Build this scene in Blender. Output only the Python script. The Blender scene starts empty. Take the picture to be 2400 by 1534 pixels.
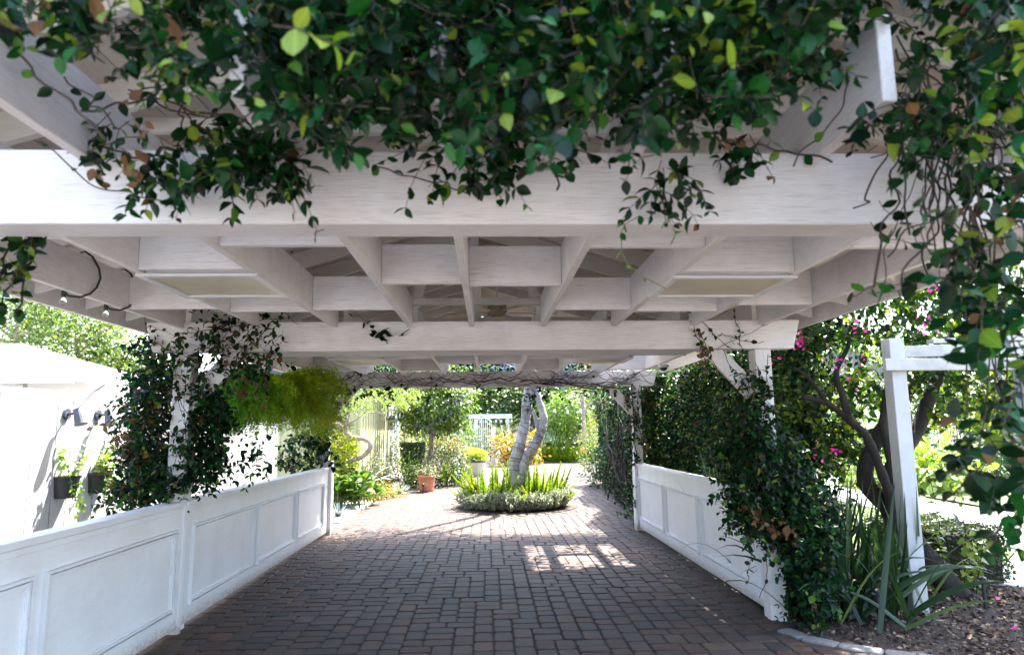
import bpy, math, random
import numpy as np
from mathutils import Vector, Matrix

scene = bpy.context.scene
COL = scene.collection
rnd = random.Random(11)
rng = np.random.default_rng(7)

# ------------------------------------------------------------------ camera
CAM_H, PITCH, YAW, ROLL, FPX = 1.58, math.radians(8.5), math.radians(2.15), math.radians(0.6), 1600.0
_fw = np.array([math.sin(YAW) * math.cos(PITCH), math.cos(YAW) * math.cos(PITCH), math.sin(PITCH)])
_rt = np.array([math.cos(YAW), -math.sin(YAW), 0.0])
_up = np.cross(_rt, _fw)
CR = _rt * math.cos(ROLL) - _up * math.sin(ROLL)
CU = _up * math.cos(ROLL) + _rt * math.sin(ROLL)
CF = _fw
CP = np.array([0.0, 0.0, CAM_H])
cam_data = bpy.data.cameras.new('camera')
cam = bpy.data.objects.new('camera', cam_data)
COL.objects.link(cam)
cam.matrix_world = Matrix(((CR[0], CU[0], -CF[0], 0), (CR[1], CU[1], -CF[1], 0), (CR[2], CU[2], -CF[2], CAM_H), (0, 0, 0, 1)))
cam_data.sensor_width = 36.0
cam_data.lens = 24.0
cam_data.clip_start = 0.05
cam_data.clip_end = 500.0
cam_data.dof.use_dof = True
cam_data.dof.focus_distance = 8.5
cam_data.dof.aperture_fstop = 2.8
scene.camera = cam

# ------------------------------------------------------------------ light
SUN_EL, SUN_AZ = math.radians(58.0), math.radians(38.0)      # azimuth: clockwise from +Y (to the right of the drive)
world = bpy.data.worlds.new('World'); scene.world = world; world.use_nodes = True
wn = world.node_tree.nodes; wl = world.node_tree.links
sky = wn.new('ShaderNodeTexSky'); sky.sky_type = 'NISHITA'; sky.sun_disc = False
sky.sun_elevation = SUN_EL; sky.sun_rotation = SUN_AZ; sky.dust_density = 2.5; sky.air_density = 1.0; sky.ozone_density = 1.0
bg = wn['Background']; bg.inputs[1].default_value = 0.15
wl.new(sky.outputs[0], bg.inputs[0])
sd = bpy.data.lights.new('sun', 'SUN'); sd.energy = 4.5; sd.angle = math.radians(0.6); sd.color = (1.0, 0.95, 0.87)
sun = bpy.data.objects.new('sun', sd); COL.objects.link(sun)
SUN = Vector((math.sin(SUN_AZ) * math.cos(SUN_EL), math.cos(SUN_AZ) * math.cos(SUN_EL), math.sin(SUN_EL)))
sun.rotation_euler = SUN.to_track_quat('Z', 'Y').to_euler(); sun.location = (8, 8, 14)
vs = scene.view_settings
vs.view_transform = 'Standard'; vs.look = 'None'; vs.exposure = 3.17; vs.gamma = 1.0
scene.cycles.max_bounces = 8; scene.cycles.diffuse_bounces = 5; scene.cycles.transparent_max_bounces = 8
scene.cycles.use_denoising = True
scene.render.filter_size = 1.1

# ------------------------------------------------------------------ pixel helpers (photo pixels, used to measure the place)
def ray(px, py): return CF + CR * (px - 1200) / FPX - CU * (py - 767) / FPX
def atY(px, py, y):
    v = ray(px, py); return CP + v * (y / v[1])
def atX(px, py, x):
    v = ray(px, py); return CP + v * (x / v[0])
def atZ(px, py, z=0.0):
    v = ray(px, py); return CP + v * ((z - CAM_H) / v[2])
def project(P):
    d = np.asarray(P) - CP; t = d @ CF
    t = np.where(np.abs(t) < 1e-6, 1e-6, t)
    return 1200 + FPX * (d @ CR) / t, 767 - FPX * (d @ CU) / t, t

# ------------------------------------------------------------------ object helpers
ORG = {}
def tag(o, label=None, cat=None, group=None, kind=None):
    if label: o['label'] = label
    if cat: o['category'] = cat
    if group: o['group'] = group
    if kind: o['kind'] = kind
    return o
def thing(name, label, cat, loc=(0, 0, 0), group=None):
    o = bpy.data.objects.new(name, None); COL.objects.link(o); o.location = loc
    o.empty_display_size = 0.1
    ORG[o.name] = np.array(loc, float)
    return tag(o, label, cat, group)
def org(o): return ORG.get(o.name, np.zeros(3)) if o is not None else np.zeros(3)

def mesh_np(name, V, F, mat, smooth=False, attrs=None):
    """V (n,3) array, F list of faces or (m,k) array"""
    me = bpy.data.meshes.new(name)
    V = np.asarray(V, dtype=np.float32)
    if isinstance(F, np.ndarray):
        m, k = F.shape
        me.vertices.add(len(V)); me.vertices.foreach_set('co', V.ravel())
        me.loops.add(m * k); me.loops.foreach_set('vertex_index', F.astype(np.int32).ravel())
        me.polygons.add(m); me.polygons.foreach_set('loop_start', (np.arange(m) * k).astype(np.int32))
        try: me.polygons.foreach_set('loop_total', np.full(m, k, np.int32))
        except Exception: pass
        me.update(calc_edges=True); 
    else:
        me.from_pydata(V.tolist(), [], F); me.update()
    if attrs:
        for an, av in attrs.items():
            a = me.attributes.new(an, 'FLOAT', 'POINT'); a.data.foreach_set('value', np.asarray(av, np.float32))
    if mat is not None: me.materials.append(mat)
    if smooth: me.polygons.foreach_set('use_smooth', np.ones(len(me.polygons), bool))
    return me
def link(name, me, parent=None, loc=None):
    o = bpy.data.objects.new(name, me); COL.objects.link(o)
    if parent is not None: o.parent = parent
    if loc is not None: o.location = loc
    return o

class MB:
    """collects solids into one mesh object"""
    def __init__(s): s.v = []; s.f = []
    def box(s, x0, x1, y0, y1, z0, z1):
        n = len(s.v)
        s.v += [(x0, y0, z0), (x1, y0, z0), (x1, y1, z0), (x0, y1, z0), (x0, y0, z1), (x1, y0, z1), (x1, y1, z1), (x0, y1, z1)]
        s.f += [tuple(n + i for i in q) for q in ((0, 3, 2, 1), (4, 5, 6, 7), (0, 1, 5, 4), (1, 2, 6, 5), (2, 3, 7, 6), (3, 0, 4, 7))]
        return s
    def bar(s, a, b, w, h, up=(0, 0, 1)):
        """rectangular bar from a to b, w across, h along 'up'"""
        a = Vector(a); b = Vector(b); d = (b - a).normalized(); u = Vector(up); r = d.cross(u)
        if r.length < 1e-5: r = d.cross(Vector((1, 0, 0)))
        r.normalize(); u = r.cross(d).normalized()
        n = len(s.v)
        for p in (a, b):
            for i, j in ((-1, -1), (1, -1), (1, 1), (-1, 1)):
                s.v.append(tuple(p + r * (i * w / 2) + u * (j * h / 2)))
        s.f += [tuple(n + i for i in q) for q in ((3, 2, 1, 0), (4, 5, 6, 7), (0, 1, 5, 4), (1, 2, 6, 5), (2, 3, 7, 6), (3, 0, 4, 7))]
        return s
    def tube(s, pts, rad, k=6, cap=True):
        pts = [Vector(p) for p in pts]
        if not hasattr(rad, '__len__'): rad = [rad] * len(pts)
        n = len(s.v); m = len(pts); ref = None
        for i, p in enumerate(pts):
            d = (pts[min(i + 1, m - 1)] - pts[max(i - 1, 0)])
            if d.length < 1e-7: d = Vector((0, 0, 1))
            d.normalize()
            if ref is None:
                ref = d.orthogonal().normalized()
            ref = (ref - d * ref.dot(d))
            if ref.length < 1e-5: ref = d.orthogonal()
            ref.normalize(); b = d.cross(ref)
            for j in range(k):
                a = 2 * math.pi * j / k
                s.v.append(tuple(p + (ref * math.cos(a) + b * math.sin(a)) * rad[i]))
        for i in range(m - 1):
            for j in range(k):
                j2 = (j + 1) % k
                s.f.append((n + i * k + j, n + i * k + j2, n + (i + 1) * k + j2, n + (i + 1) * k + j))
        if cap:
            s.f.append(tuple(n + j for j in reversed(range(k)))); s.f.append(tuple(n + (m - 1) * k + j for j in range(k)))
        return s
    def lathe(s, prof, c, k=20, close=True):
        """prof: list of (r, z) from bottom to top around the vertical at c"""
        n = len(s.v)
        for r, z in prof:
            for j in range(k):
                a = 2 * math.pi * j / k
                s.v.append((c[0] + r * math.cos(a), c[1] + r * math.sin(a), c[2] + z))
        for i in range(len(prof) - 1):
            for j in range(k):
                j2 = (j + 1) % k
                s.f.append((n + i * k + j, n + i * k + j2, n + (i + 1) * k + j2, n + (i + 1) * k + j))
        if close:
            s.f.append(tuple(n + j for j in reversed(range(k)))); s.f.append(tuple(n + (len(prof) - 1) * k + j for j in range(k)))
        return s
    def poly(s, pts, thick=0.0):
        """flat polygon of 3-D points; with thickness it is a slab downwards"""
        n = len(s.v); m = len(pts)
        s.v += [tuple(p) for p in pts]; s.f.append(tuple(range(n, n + m)))
        if thick:
            s.v += [(p[0], p[1], p[2] - thick) for p in pts]
            s.f.append(tuple(n + m + j for j in reversed(range(m))))
            for j in range(m):
                j2 = (j + 1) % m
                s.f.append((n + j, n + m + j, n + m + j2, n + j2))
        return s
    def build(s, name, mat, parent=None, smooth=False, bevel=0.0, at=None):
        o0 = org(parent) if parent is not None else np.zeros(3)
        V = np.array(s.v, float) - o0
        if parent is None and at is not None:
            V = V - np.array(at)
        me = mesh_np(name, V, s.f, mat, smooth)
        ob = link(name, me, parent)
        if parent is None and at is not None: ob.location = at
        ORG[ob.name] = o0 if parent is not None else (np.array(at, float) if at is not None else np.zeros(3))
        if bevel:
            b = ob.modifiers.new('edge', 'BEVEL'); b.width = bevel; b.segments = 1; b.limit_method = 'ANGLE'
        return ob

# ------------------------------------------------------------------ materials
def nodes(name):
    m = bpy.data.materials.new(name); m.use_nodes = True
    nt = m.node_tree
    return m, nt, nt.nodes, nt.links, nt.nodes['Principled BSDF']
def ramp(N, stops, interp='LINEAR'):
    r = N.new('ShaderNodeValToRGB'); cr = r.color_ramp; cr.interpolation = interp
    while len(cr.elements) < len(stops): cr.elements.new(0.5)
    for e, (p, c) in zip(cr.elements, stops):
        e.position = p; e.color = (c[0], c[1], c[2], 1)
    return r
def mixc(N, L, a, b, fac, mode='MIX'):
    x = N.new('ShaderNodeMix'); x.data_type = 'RGBA'; x.blend_type = mode
    for sock, val in ((x.inputs[6], a), (x.inputs[7], b)):
        if isinstance(val, (tuple, list)): sock.default_value = (*val[:3], 1)
        else: L.new(val, sock)
    if isinstance(fac, (int, float)): x.inputs[0].default_value = fac
    else: L.new(fac, x.inputs[0])
    return x.outputs[2]
def noise(N, L, scale, detail=4, rough=0.55, mscale=None, coord='Object', dist=0.0):
    tc = N.new('ShaderNodeTexCoord'); t = N.new('ShaderNodeTexNoise')
    t.inputs['Scale'].default_value = scale; t.inputs['Detail'].default_value = detail; t.inputs['Roughness'].default_value = rough
    t.inputs['Distortion'].default_value = dist
    if mscale:
        mp = N.new('ShaderNodeMapping'); mp.inputs['Scale'].default_value = mscale
        L.new(tc.outputs[coord], mp.inputs[0]); L.new(mp.outputs[0], t.inputs[0])
    else: L.new(tc.outputs[coord], t.inputs[0])
    return t.outputs[0]
def bump(N, L, h, strength, dist, bsdf):
    b = N.new('ShaderNodeBump'); b.inputs['Strength'].default_value = strength; b.inputs['Distance'].default_value = dist
    L.new(h, b.inputs['Height']); L.new(b.outputs[0], bsdf.inputs['Normal'])
def paint(name, col, axis, grain=1.0, rough=0.55, dirt=0.25, var=0.08, splash=False):
    """white paint on sawn wood, grain along the axis x / y / z"""
    m, nt, N, L, B = nodes(name)
    ms = {'x': (2.2, 70, 70), 'y': (70, 2.2, 70), 'z': (70, 70, 2.2)}[axis]
    ms2 = {'x': (9, 190, 190), 'y': (190, 9, 190), 'z': (190, 190, 9)}[axis]
    g1 = noise(N, L, 1.0, 3, 0.6, ms, dist=0.6); g2 = noise(N, L, 1.0, 2, 0.5, ms2)
    ln = ramp(N, [(0.30, (0.60, 0.56, 0.53)), (0.44, (1, 1, 1))]); L.new(g1, ln.inputs[0])
    c = mixc(N, L, col, ln.outputs[0], min(1.0, 0.20 * grain), 'MULTIPLY')
    ln2 = ramp(N, [(0.33, (0.72, 0.70, 0.68)), (0.47, (1, 1, 1))]); L.new(g2, ln2.inputs[0])
    c = mixc(N, L, c, ln2.outputs[0], min(1.0, 0.42 * grain), 'MULTIPLY')
    d = noise(N, L, 2.3, 5, 0.65)
    dr = ramp(N, [(0.36, (0.62, 0.57, 0.50)), (0.58, (1, 1, 1))]); L.new(d, dr.inputs[0])
    c = mixc(N, L, c, dr.outputs[0], dirt, 'MULTIPLY')
    sp = N.new('ShaderNodeTexNoise'); sp.inputs['Scale'].default_value = 140; sp.inputs['Detail'].default_value = 2
    tcs = N.new('ShaderNodeTexCoord'); L.new(tcs.outputs['Object'], sp.inputs[0])
    sr = ramp(N, [(0.245, (0.30, 0.25, 0.20)), (0.285, (1, 1, 1))]); L.new(sp.outputs[0], sr.inputs[0])
    c = mixc(N, L, c, sr.outputs[0], 0.6, 'MULTIPLY')          # knots, nail heads and specks
    if splash:                                                  # soil splashed up from the paving
        sx = N.new('ShaderNodeSeparateXYZ'); L.new(tcs.outputs['Object'], sx.inputs[0])
        mr = N.new('ShaderNodeMapRange'); mr.inputs[1].default_value = 0.03; mr.inputs[2].default_value = 0.22; mr.inputs[3].default_value = 1.0; mr.inputs[4].default_value = 0.0; L.new(sx.outputs[2], mr.inputs[0])
        n3 = noise(N, L, 26, 6, 0.7); mu = N.new('ShaderNodeMath'); mu.operation = 'MULTIPLY'; L.new(mr.outputs[0], mu.inputs[0]); L.new(n3, mu.inputs[1])
        fr = ramp(N, [(0.22, (0, 0, 0)), (0.5, (1, 1, 1))]); L.new(mu.outputs[0], fr.inputs[0])
        c = mixc(N, L, c, (0.42, 0.36, 0.30), fr.outputs[0], 'MIX')
    oi = N.new('ShaderNodeObjectInfo'); vr = ramp(N, [(0, (1 - var,) * 3), (1, (1, 1, 1))]); L.new(oi.outputs['Random'], vr.inputs[0])
    c = mixc(N, L, c, vr.outputs[0], 1.0, 'MULTIPLY')
    L.new(c, B.inputs['Base Color']); B.inputs['Roughness'].default_value = rough
    ad = N.new('ShaderNodeMath'); L.new(g1, ad.inputs[0]); L.new(g2, ad.inputs[1])
    bump(N, L, ad.outputs[0], 0.35 * grain, 0.004, B)
    return m
def plain(name, col, rough=0.6, var=0.15, scale=6.0, metal=0.0, bmp=0.1, spec=None, detail=5):
    m, nt, N, L, B = nodes(name)
    n = noise(N, L, scale, detail, 0.6)
    r = ramp(N, [(0.3, tuple(c * (1 - var) for c in col)), (0.7, tuple(min(1, c * (1 + var)) for c in col))]); L.new(n, r.inputs[0])
    L.new(r.outputs[0], B.inputs['Base Color']); B.inputs['Roughness'].default_value = rough; B.inputs['Metallic'].default_value = metal
    if spec is not None: B.inputs['Specular IOR Level'].default_value = spec
    if bmp: bump(N, L, n, bmp, 0.01, B)
    return m
def bark(name, c1, c2, scale=9.0, stretch=0.25, bstr=0.8):
    m, nt, N, L, B = nodes(name)
    n = noise(N, L, scale, 6, 0.65, (1, 1, stretch)); n2 = noise(N, L, scale * 4, 4, 0.6)
    r = ramp(N, [(0.32, c1), (0.62, c2)]); L.new(n, r.inputs[0])
    r2 = ramp(N, [(0.35, (0.6, 0.6, 0.6)), (0.6, (1, 1, 1))]); L.new(n2, r2.inputs[0])
    c = mixc(N, L, r.outputs[0], r2.outputs[0], 0.6, 'MULTIPLY')
    L.new(c, B.inputs['Base Color']); B.inputs['Roughness'].default_value = 0.9
    bump(N, L, n, bstr, 0.02, B)
    return m
def fol(name, stops, rough=0.38, tr=0.3, tmul=(1.5, 1.6, 0.5), spec=0.45):
    """leaf material: colour by the per-leaf value lc, part of the light passes through"""
    m, nt, N, L, B = nodes(name)
    at = N.new('ShaderNodeAttribute'); at.attribute_name = 'lc'
    r = ramp(N, stops); L.new(at.outputs['Fac'], r.inputs[0])
    am = N.new('ShaderNodeAttribute'); am.attribute_name = 'mr'                  # the paler midrib and veins
    pw = N.new('ShaderNodeMath'); pw.operation = 'POWER'; L.new(am.outputs['Fac'], pw.inputs[0]); pw.inputs[1].default_value = 7.0
    ml = N.new('ShaderNodeMath'); ml.operation = 'MULTIPLY'; L.new(pw.outputs[0], ml.inputs[0]); ml.inputs[1].default_value = 0.55
    lite = mixc(N, L, r.outputs[0], (1.9, 1.9, 1.7), 1.0, 'MULTIPLY')
    cc = mixc(N, L, r.outputs[0], lite, ml.outputs[0])
    L.new(cc, B.inputs['Base Color']); B.inputs['Roughness'].default_value = rough
    B.inputs['Specular IOR Level'].default_value = spec
    t = N.new('ShaderNodeBsdfTranslucent')
    tc = mixc(N, L, r.outputs[0], tmul, 1.0, 'MULTIPLY'); L.new(tc, t.inputs[0])
    mx = N.new('ShaderNodeMixShader'); mx.inputs[0].default_value = tr
    L.new(B.outputs[0], mx.inputs[1]); L.new(t.outputs[0], mx.inputs[2])
    L.new(mx.outputs[0], N['Material Output'].inputs[0])
    return m

PW = (0.755, 0.72, 0.715)
M = {}
for ax in 'xyz': M['w' + ax] = paint('pergola_paint_' + ax, PW, ax, grain={'x': 1.35, 'y': 1.1, 'z': 1.0}[ax], dirt=0.32)
for ax in 'xyz': M['c' + ax] = paint('panel_paint_' + ax, (0.80, 0.80, 0.815), ax, grain=0.5, dirt=0.2, rough=0.42, splash=True)
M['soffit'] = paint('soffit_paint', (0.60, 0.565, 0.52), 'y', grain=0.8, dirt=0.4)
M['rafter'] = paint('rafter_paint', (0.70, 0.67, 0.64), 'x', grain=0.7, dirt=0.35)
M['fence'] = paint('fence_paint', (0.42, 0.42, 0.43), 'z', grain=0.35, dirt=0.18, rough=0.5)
M['oldwhite'] = paint('weathered_paint', (0.50, 0.50, 0.51), 'z', grain=0.4, dirt=0.35)
M['oldwhitex'] = paint('mossy_paint', (0.48, 0.47, 0.44), 'x', grain=0.4, dirt=0.85)
M['white'] = plain('white_gloss', (0.64, 0.64, 0.64), 0.4, 0.05, 3, bmp=0.03)
M['gap'] = plain('groove_shade', (0.03, 0.03, 0.032), 0.9, 0.2, 5)
M['black'] = plain('black_plastic', (0.018, 0.018, 0.02), 0.45, 0.3, 20)
M['darkmetal'] = plain('dark_metal', (0.05, 0.055, 0.07), 0.5, 0.3, 20, 0.3)
M['cable'] = plain('cable_black', (0.02, 0.02, 0.022), 0.5, 0.2, 20)
M['stem'] = bark('vine_stem_bark', (0.022, 0.012, 0.009), (0.06, 0.036, 0.026), 30, 0.4, 0.3)
M['greenstem'] = plain('green_stem', (0.10, 0.14, 0.035), 0.5, 0.25, 30)
M['twig'] = bark('twig_bark', (0.018, 0.010, 0.007), (0.048, 0.028, 0.020), 30, 0.4, 0.3)
M['soil'] = plain('soil', (0.085, 0.062, 0.048), 0.95, 0.5, 14, bmp=0.6, detail=8)
# ================================================================== THE SETTING
def pip(poly, x, y):
    c = False; n = len(poly); j = n - 1
    for i in range(n):
        xi, yi = poly[i]; xj, yj = poly[j]
        if (yi > y) != (yj > y) and x < (xj - xi) * (y - yi) / (yj - yi) + xi: c = not c
        j = i
    return c
def sheet(name, poly, z, mat, kind='structure', label=None, cat=None, thick=0.0, parent=None):
    mb = MB(); mb.poly([(x, y, z) for x, y in poly], thick)
    o = mb.build(name, mat, parent); tag(o, kind=kind)
    if label: tag(o, label, cat)
    return o

m, nt, N, L, B = nodes('ground_earth')
n1 = noise(N, L, 0.35, 6, 0.6); n2 = noise(N, L, 9, 6, 0.65)
r1 = ramp(N, [(0.35, (0.09, 0.10, 0.035)), (0.6, (0.13, 0.10, 0.06))]); L.new(n1, r1.inputs[0])
r2 = ramp(N, [(0.3, (0.5, 0.5, 0.5)), (0.7, (1, 1, 1))]); L.new(n2, r2.inputs[0])
L.new(mixc(N, L, r1.outputs[0], r2.outputs[0], 1.0, 'MULTIPLY'), B.inputs['Base Color']); B.inputs['Roughness'].default_value = 0.95
bump(N, L, n2, 0.5, 0.03, B); M['earth'] = m

m, nt, N, L, B = nodes('lawn_grass'); M['lawn'] = m
n1 = noise(N, L, 1.2, 5, 0.6); n2 = noise(N, L, 60, 5, 0.7)
r1 = ramp(N, [(0.3, (0.07, 0.11, 0.025)), (0.65, (0.13, 0.17, 0.05))]); L.new(n1, r1.inputs[0])
r2 = ramp(N, [(0.3, (0.55, 0.55, 0.5)), (0.7, (1.15, 1.15, 1.1))]); L.new(n2, r2.inputs[0])
L.new(mixc(N, L, r1.outputs[0], r2.outputs[0], 1.0, 'MULTIPLY'), B.inputs['Base Color']); B.inputs['Roughness'].default_value = 0.9
bump(N, L, n2, 0.8, 0.02, B)

m, nt, N, L, B = nodes('concrete'); M['concrete'] = m
n1 = noise(N, L, 1.5, 6, 0.6); n2 = noise(N, L, 70, 4, 0.6)
r1 = ramp(N, [(0.3, (0.30, 0.29, 0.27)), (0.7, (0.38, 0.37, 0.35))]); L.new(n1, r1.inputs[0])
r2 = ramp(N, [(0.35, (0.8, 0.8, 0.8)), (0.65, (1, 1, 1))]); L.new(n2, r2.inputs[0])
L.new(mixc(N, L, r1.outputs[0], r2.outputs[0], 0.7, 'MULTIPLY'), B.inputs['Base Color']); B.inputs['Roughness'].default_value = 0.85
bump(N, L, n2, 0.2, 0.005, B)

m, nt, N, L, B = nodes('mulch_soil'); M['mulch'] = m
n1 = noise(N, L, 5, 7, 0.7); n2 = noise(N, L, 55, 6, 0.75)
r1 = ramp(N, [(0.3, (0.035, 0.025, 0.02)), (0.7, (0.085, 0.064, 0.053))]); L.new(n1, r1.inputs[0])
r2 = ramp(N, [(0.35, (0.4, 0.38, 0.36)), (0.68, (1.1, 1.05, 1.0))]); L.new(n2, r2.inputs[0])
L.new(mixc(N, L, r1.outputs[0], r2.outputs[0], 1.0, 'MULTIPLY'), B.inputs['Base Color']); B.inputs['Roughness'].default_value = 0.95
bump(N, L, n2, 1.0, 0.02, B)

# the ground itself, reaching the horizon
mb = MB(); mb.poly([(-240, -120, -0.05), (240, -120, -0.05), (240, 400, -0.05), (-240, 400, -0.05)])
tag(mb.build('ground', M['earth']), kind='structure')

# ------------------------------------------------------------------ paving
m, nt, N, L, B = nodes('paver_concrete'); M['paver'] = m
at = N.new('ShaderNodeAttribute'); at.attribute_name = 'pc'
r = ramp(N, [(0.0, (0.0353, 0.0274, 0.0247)), (0.2, (0.0741, 0.0496, 0.0379)), (0.4, (0.0642, 0.0375, 0.0268)), (0.55, (0.0905, 0.0579, 0.0395)), (0.7, (0.0559, 0.0292, 0.0209)), (0.85, (0.0807, 0.0381, 0.0264)), (1.0, (0.1036, 0.063, 0.0384))])
L.new(at.outputs['Fac'], r.inputs[0])
geo = N.new('ShaderNodeNewGeometry')
def gnoise(scale, detail, rough=0.6):
    t = N.new('ShaderNodeTexNoise'); t.inputs['Scale'].default_value = scale; t.inputs['Detail'].default_value = detail; t.inputs['Roughness'].default_value = rough
    L.new(geo.outputs['Position'], t.inputs[0]); return t.outputs[0]
nb = gnoise(7, 4); nf = gnoise(160, 4, 0.7); nl = gnoise(0.6, 4)
ra = ramp(N, [(0.3, (0.66, 0.67, 0.72)), (0.7, (1.22, 1.15, 1.08))]); L.new(nb, ra.inputs[0])
rb = ramp(N, [(0.3, (0.62, 0.62, 0.62)), (0.7, (1.12, 1.12, 1.12))]); L.new(nf, rb.inputs[0])
rc = ramp(N, [(0.35, (0.78, 0.78, 0.80)), (0.65, (1.08, 1.06, 1.04))]); L.new(nl, rc.inputs[0])
c = mixc(N, L, r.outputs[0], ra.outputs[0], 1.0, 'MULTIPLY'); c = mixc(N, L, c, rb.outputs[0], 0.8, 'MULTIPLY'); c = mixc(N, L, c, rc.outputs[0], 1.0, 'MULTIPLY')
L.new(c, B.inputs['Base Color']); B.inputs['Roughness'].default_value = 0.72; B.inputs['Specular IOR Level'].default_value = 0.4
bump(N, L, nf, 0.5, 0.003, B)
M['joint'] = plain('joint_sand', (0.038, 0.031, 0.025), 0.95, 0.4, 40, bmp=0.5)

CIRC = (0.55, 14.5); CR_IN, CR_OUT = 1.30, 1.46
DRIVE = [(-2.56, -1.0), (-2.56, 11.30), (-2.50, 11.6), (-2.56, 13.0), (-2.55, 15.0), (-2.46, 17.3), (-1.65, 17.95), (-1.15, 19.3), (-0.85, 21.4), (-0.75, 25.0), (-1.2, 29.0),
         (-1.2, 33.5), (0.6, 35.2), (2.5, 34.8), (3.9, 32.3), (3.9, 27.0), (3.73, 24.5), (3.3, 17.9), (2.95, 16.2), (2.55, 12.4), (2.45, 11.30), (2.45, 6.05), (2.27, 5.62),
         (2.31, 5.37), (2.72, 4.92), (3.5, 4.45), (5.5, 3.9), (7.5, 3.5), (7.5, -1.0)]
drive = sheet('driveway', DRIVE, -0.012, M['joint'])
drive['label'] = 'tumbled concrete paver driveway running under the pergola'
U = 0.0765
gx0, gy0 = -2.56, -0.5
nx, ny = int((7.2 - gx0) / U), int((35.5 - gy0) / U)
occ = np.zeros((ny + 4, nx + 4), bool)
pieces = []                                  # (cx, cy, w, h)
prng = random.Random(3)
for r_ in range(ny):
    c_ = 0
    while c_ < nx:
        if occ[r_, c_]: c_ += 1; continue
        k = 0
        while c_ + k < nx and not occ[r_, c_ + k]: k += 1
        opts = []
        for w, h, wt in ((3, 2, 4), (2, 3, 4), (2, 2, 0.7)):
            if k - w >= 0 and k - w != 1: opts += [((w, h), wt)]
        if not opts: occ[r_, c_] = True; c_ += 1; continue
        tot = sum(o[1] for o in opts); q = prng.random() * tot
        for (w, h), wt in opts:
            q -= wt
            if q <= 0: break
        occ[r_:r_ + h, c_:c_ + w] = True
        cx, cy = gx0 + (c_ + w / 2) * U, gy0 + (r_ + h / 2) * U
        if pip(DRIVE, cx, cy) and math.hypot(cx - CIRC[0], cy - CIRC[1]) > CR_OUT + 0.05 and not (cx > 3.0 and cy < 3.2):
            pieces.append((cx, cy, w * U, h * U, 0.0))
        c_ += w
# the ring of pavers round the planted circle, and the curved edge course by the mulch bed
for i in range(46):
    a = 2 * math.pi * i / 46; R_ = (CR_IN + CR_OUT) / 2
    pieces.append((CIRC[0] + R_ * math.cos(a), CIRC[1] + R_ * math.sin(a), 0.15, 0.19, a))
edge = []
ec = [(2.33, 5.62), (2.40, 5.40), (2.56, 5.20), (2.80, 5.02), (3.15, 4.82), (3.6, 4.60), (4.3, 4.35), (5.2, 4.12), (6.2, 3.9)]
for i in range(len(ec) - 1):
    a, b = np.array(ec[i]), np.array(ec[i + 1]); l = np.linalg.norm(b - a); k = max(1, round(l / 0.205))
    for j in range(k):
        p = a + (b - a) * (j + 0.5) / k; an = math.atan2(b[1] - a[1], b[0] - a[0])
        edge.append((p[0], p[1], l / k, 0.15, an))

def paver_geo(w, h, full=True, g=0.0035, rad=0.024, ins=0.009, dz=0.0085):
    hw, hh = w / 2 - g, h / 2 - g; rr = rad
    if full:
        out = [(hw, hh - rr), (hw - rr * .30, hh - rr * .30), (hw - rr, hh), (-hw + rr, hh), (-hw + rr * .30, hh - rr * .30), (-hw, hh - rr), (-hw, -hh + rr), (-hw + rr * .30, -hh + rr * .30), (-hw + rr, -hh), (hw - rr, -hh), (hw - rr * .30, -hh + rr * .30), (hw, -hh + rr)]
    else:
        out = [(hw, hh - rr), (hw - rr, hh), (-hw + rr, hh), (-hw, hh - rr), (-hw, -hh + rr), (-hw + rr, -hh), (hw - rr, -hh), (hw, -hh + rr)]
    n = len(out)
    V = [(x, y, -0.03) for x, y in out] + [(x, y, -dz) for x, y in out] + [(x * (1 - ins / hw), y * (1 - ins / hh), 0.0) for x, y in out]
    F = [tuple(range(2 * n, 3 * n))]
    for k in range(2):
        for j in range(n):
            F.append((k * n + j, k * n + (j + 1) % n, (k + 1) * n + (j + 1) % n, (k + 1) * n + j))
    return np.array(V), F
# the 300 largest in the picture are pieces of their own, the rest one mass
pa = np.array([p[:2] + (0.0,) for p in pieces]); px, py, dep = project(pa)
score = [(dep[i] if (dep[i] > 0.5 and -40 < px[i] < 2440 and -20 < py[i] < 1570) else 999) for i in range(len(pieces))]
order = np.argsort(score); near = set(order[:285].tolist())
PC = [0.03, 0.12, 0.2, 0.28, 0.36, 0.45, 0.55, 0.64, 0.74, 0.84, 0.97]
pm_cache = {}
def paver_mesh(w, h, ci):
    k = (round(w, 4), round(h, 4), ci)
    if k not in pm_cache:
        V, F = paver_geo(w, h, True)
        pm_cache[k] = mesh_np('paver', V, F, M['paver'], attrs={'pc': np.full(len(V), PC[ci])})
    return pm_cache[k]
SV, SF, SA, nv = [], [], [], 0
for i, (cx, cy, w, h, an) in enumerate(pieces):
    ci = prng.choice([0, 1, 1, 2, 2, 3, 4, 4, 5, 6, 7, 8, 8, 9, 9, 10])
    dz = prng.gauss(0, 0.0016); tx, ty = prng.gauss(0, 0.006), prng.gauss(0, 0.006); rz = an + prng.gauss(0, 0.012)
    if an: w_, h_ = h, w
    else: w_, h_ = w, h
    if i in near:
        o = link('paver', paver_mesh(w, h, ci), drive, (cx, cy, dz)); o.rotation_euler = (tx, ty, rz)
    else:
        V, F = paver_geo(w_, h_, cy < 9)
        ca, sa = math.cos(rz), math.sin(rz)
        X = V[:, 0] * ca - V[:, 1] * sa + cx; Y = V[:, 0] * sa + V[:, 1] * ca + cy
        Z = V[:, 2] + dz + V[:, 0] * ty + V[:, 1] * tx
        SV.append(np.stack([X, Y, Z], 1)); SF += [tuple(nv + q for q in f) for f in F]; SA.append(np.full(len(V), min(1, max(0, PC[ci] + prng.gauss(0, 0.04))))); nv += len(V)
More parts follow.
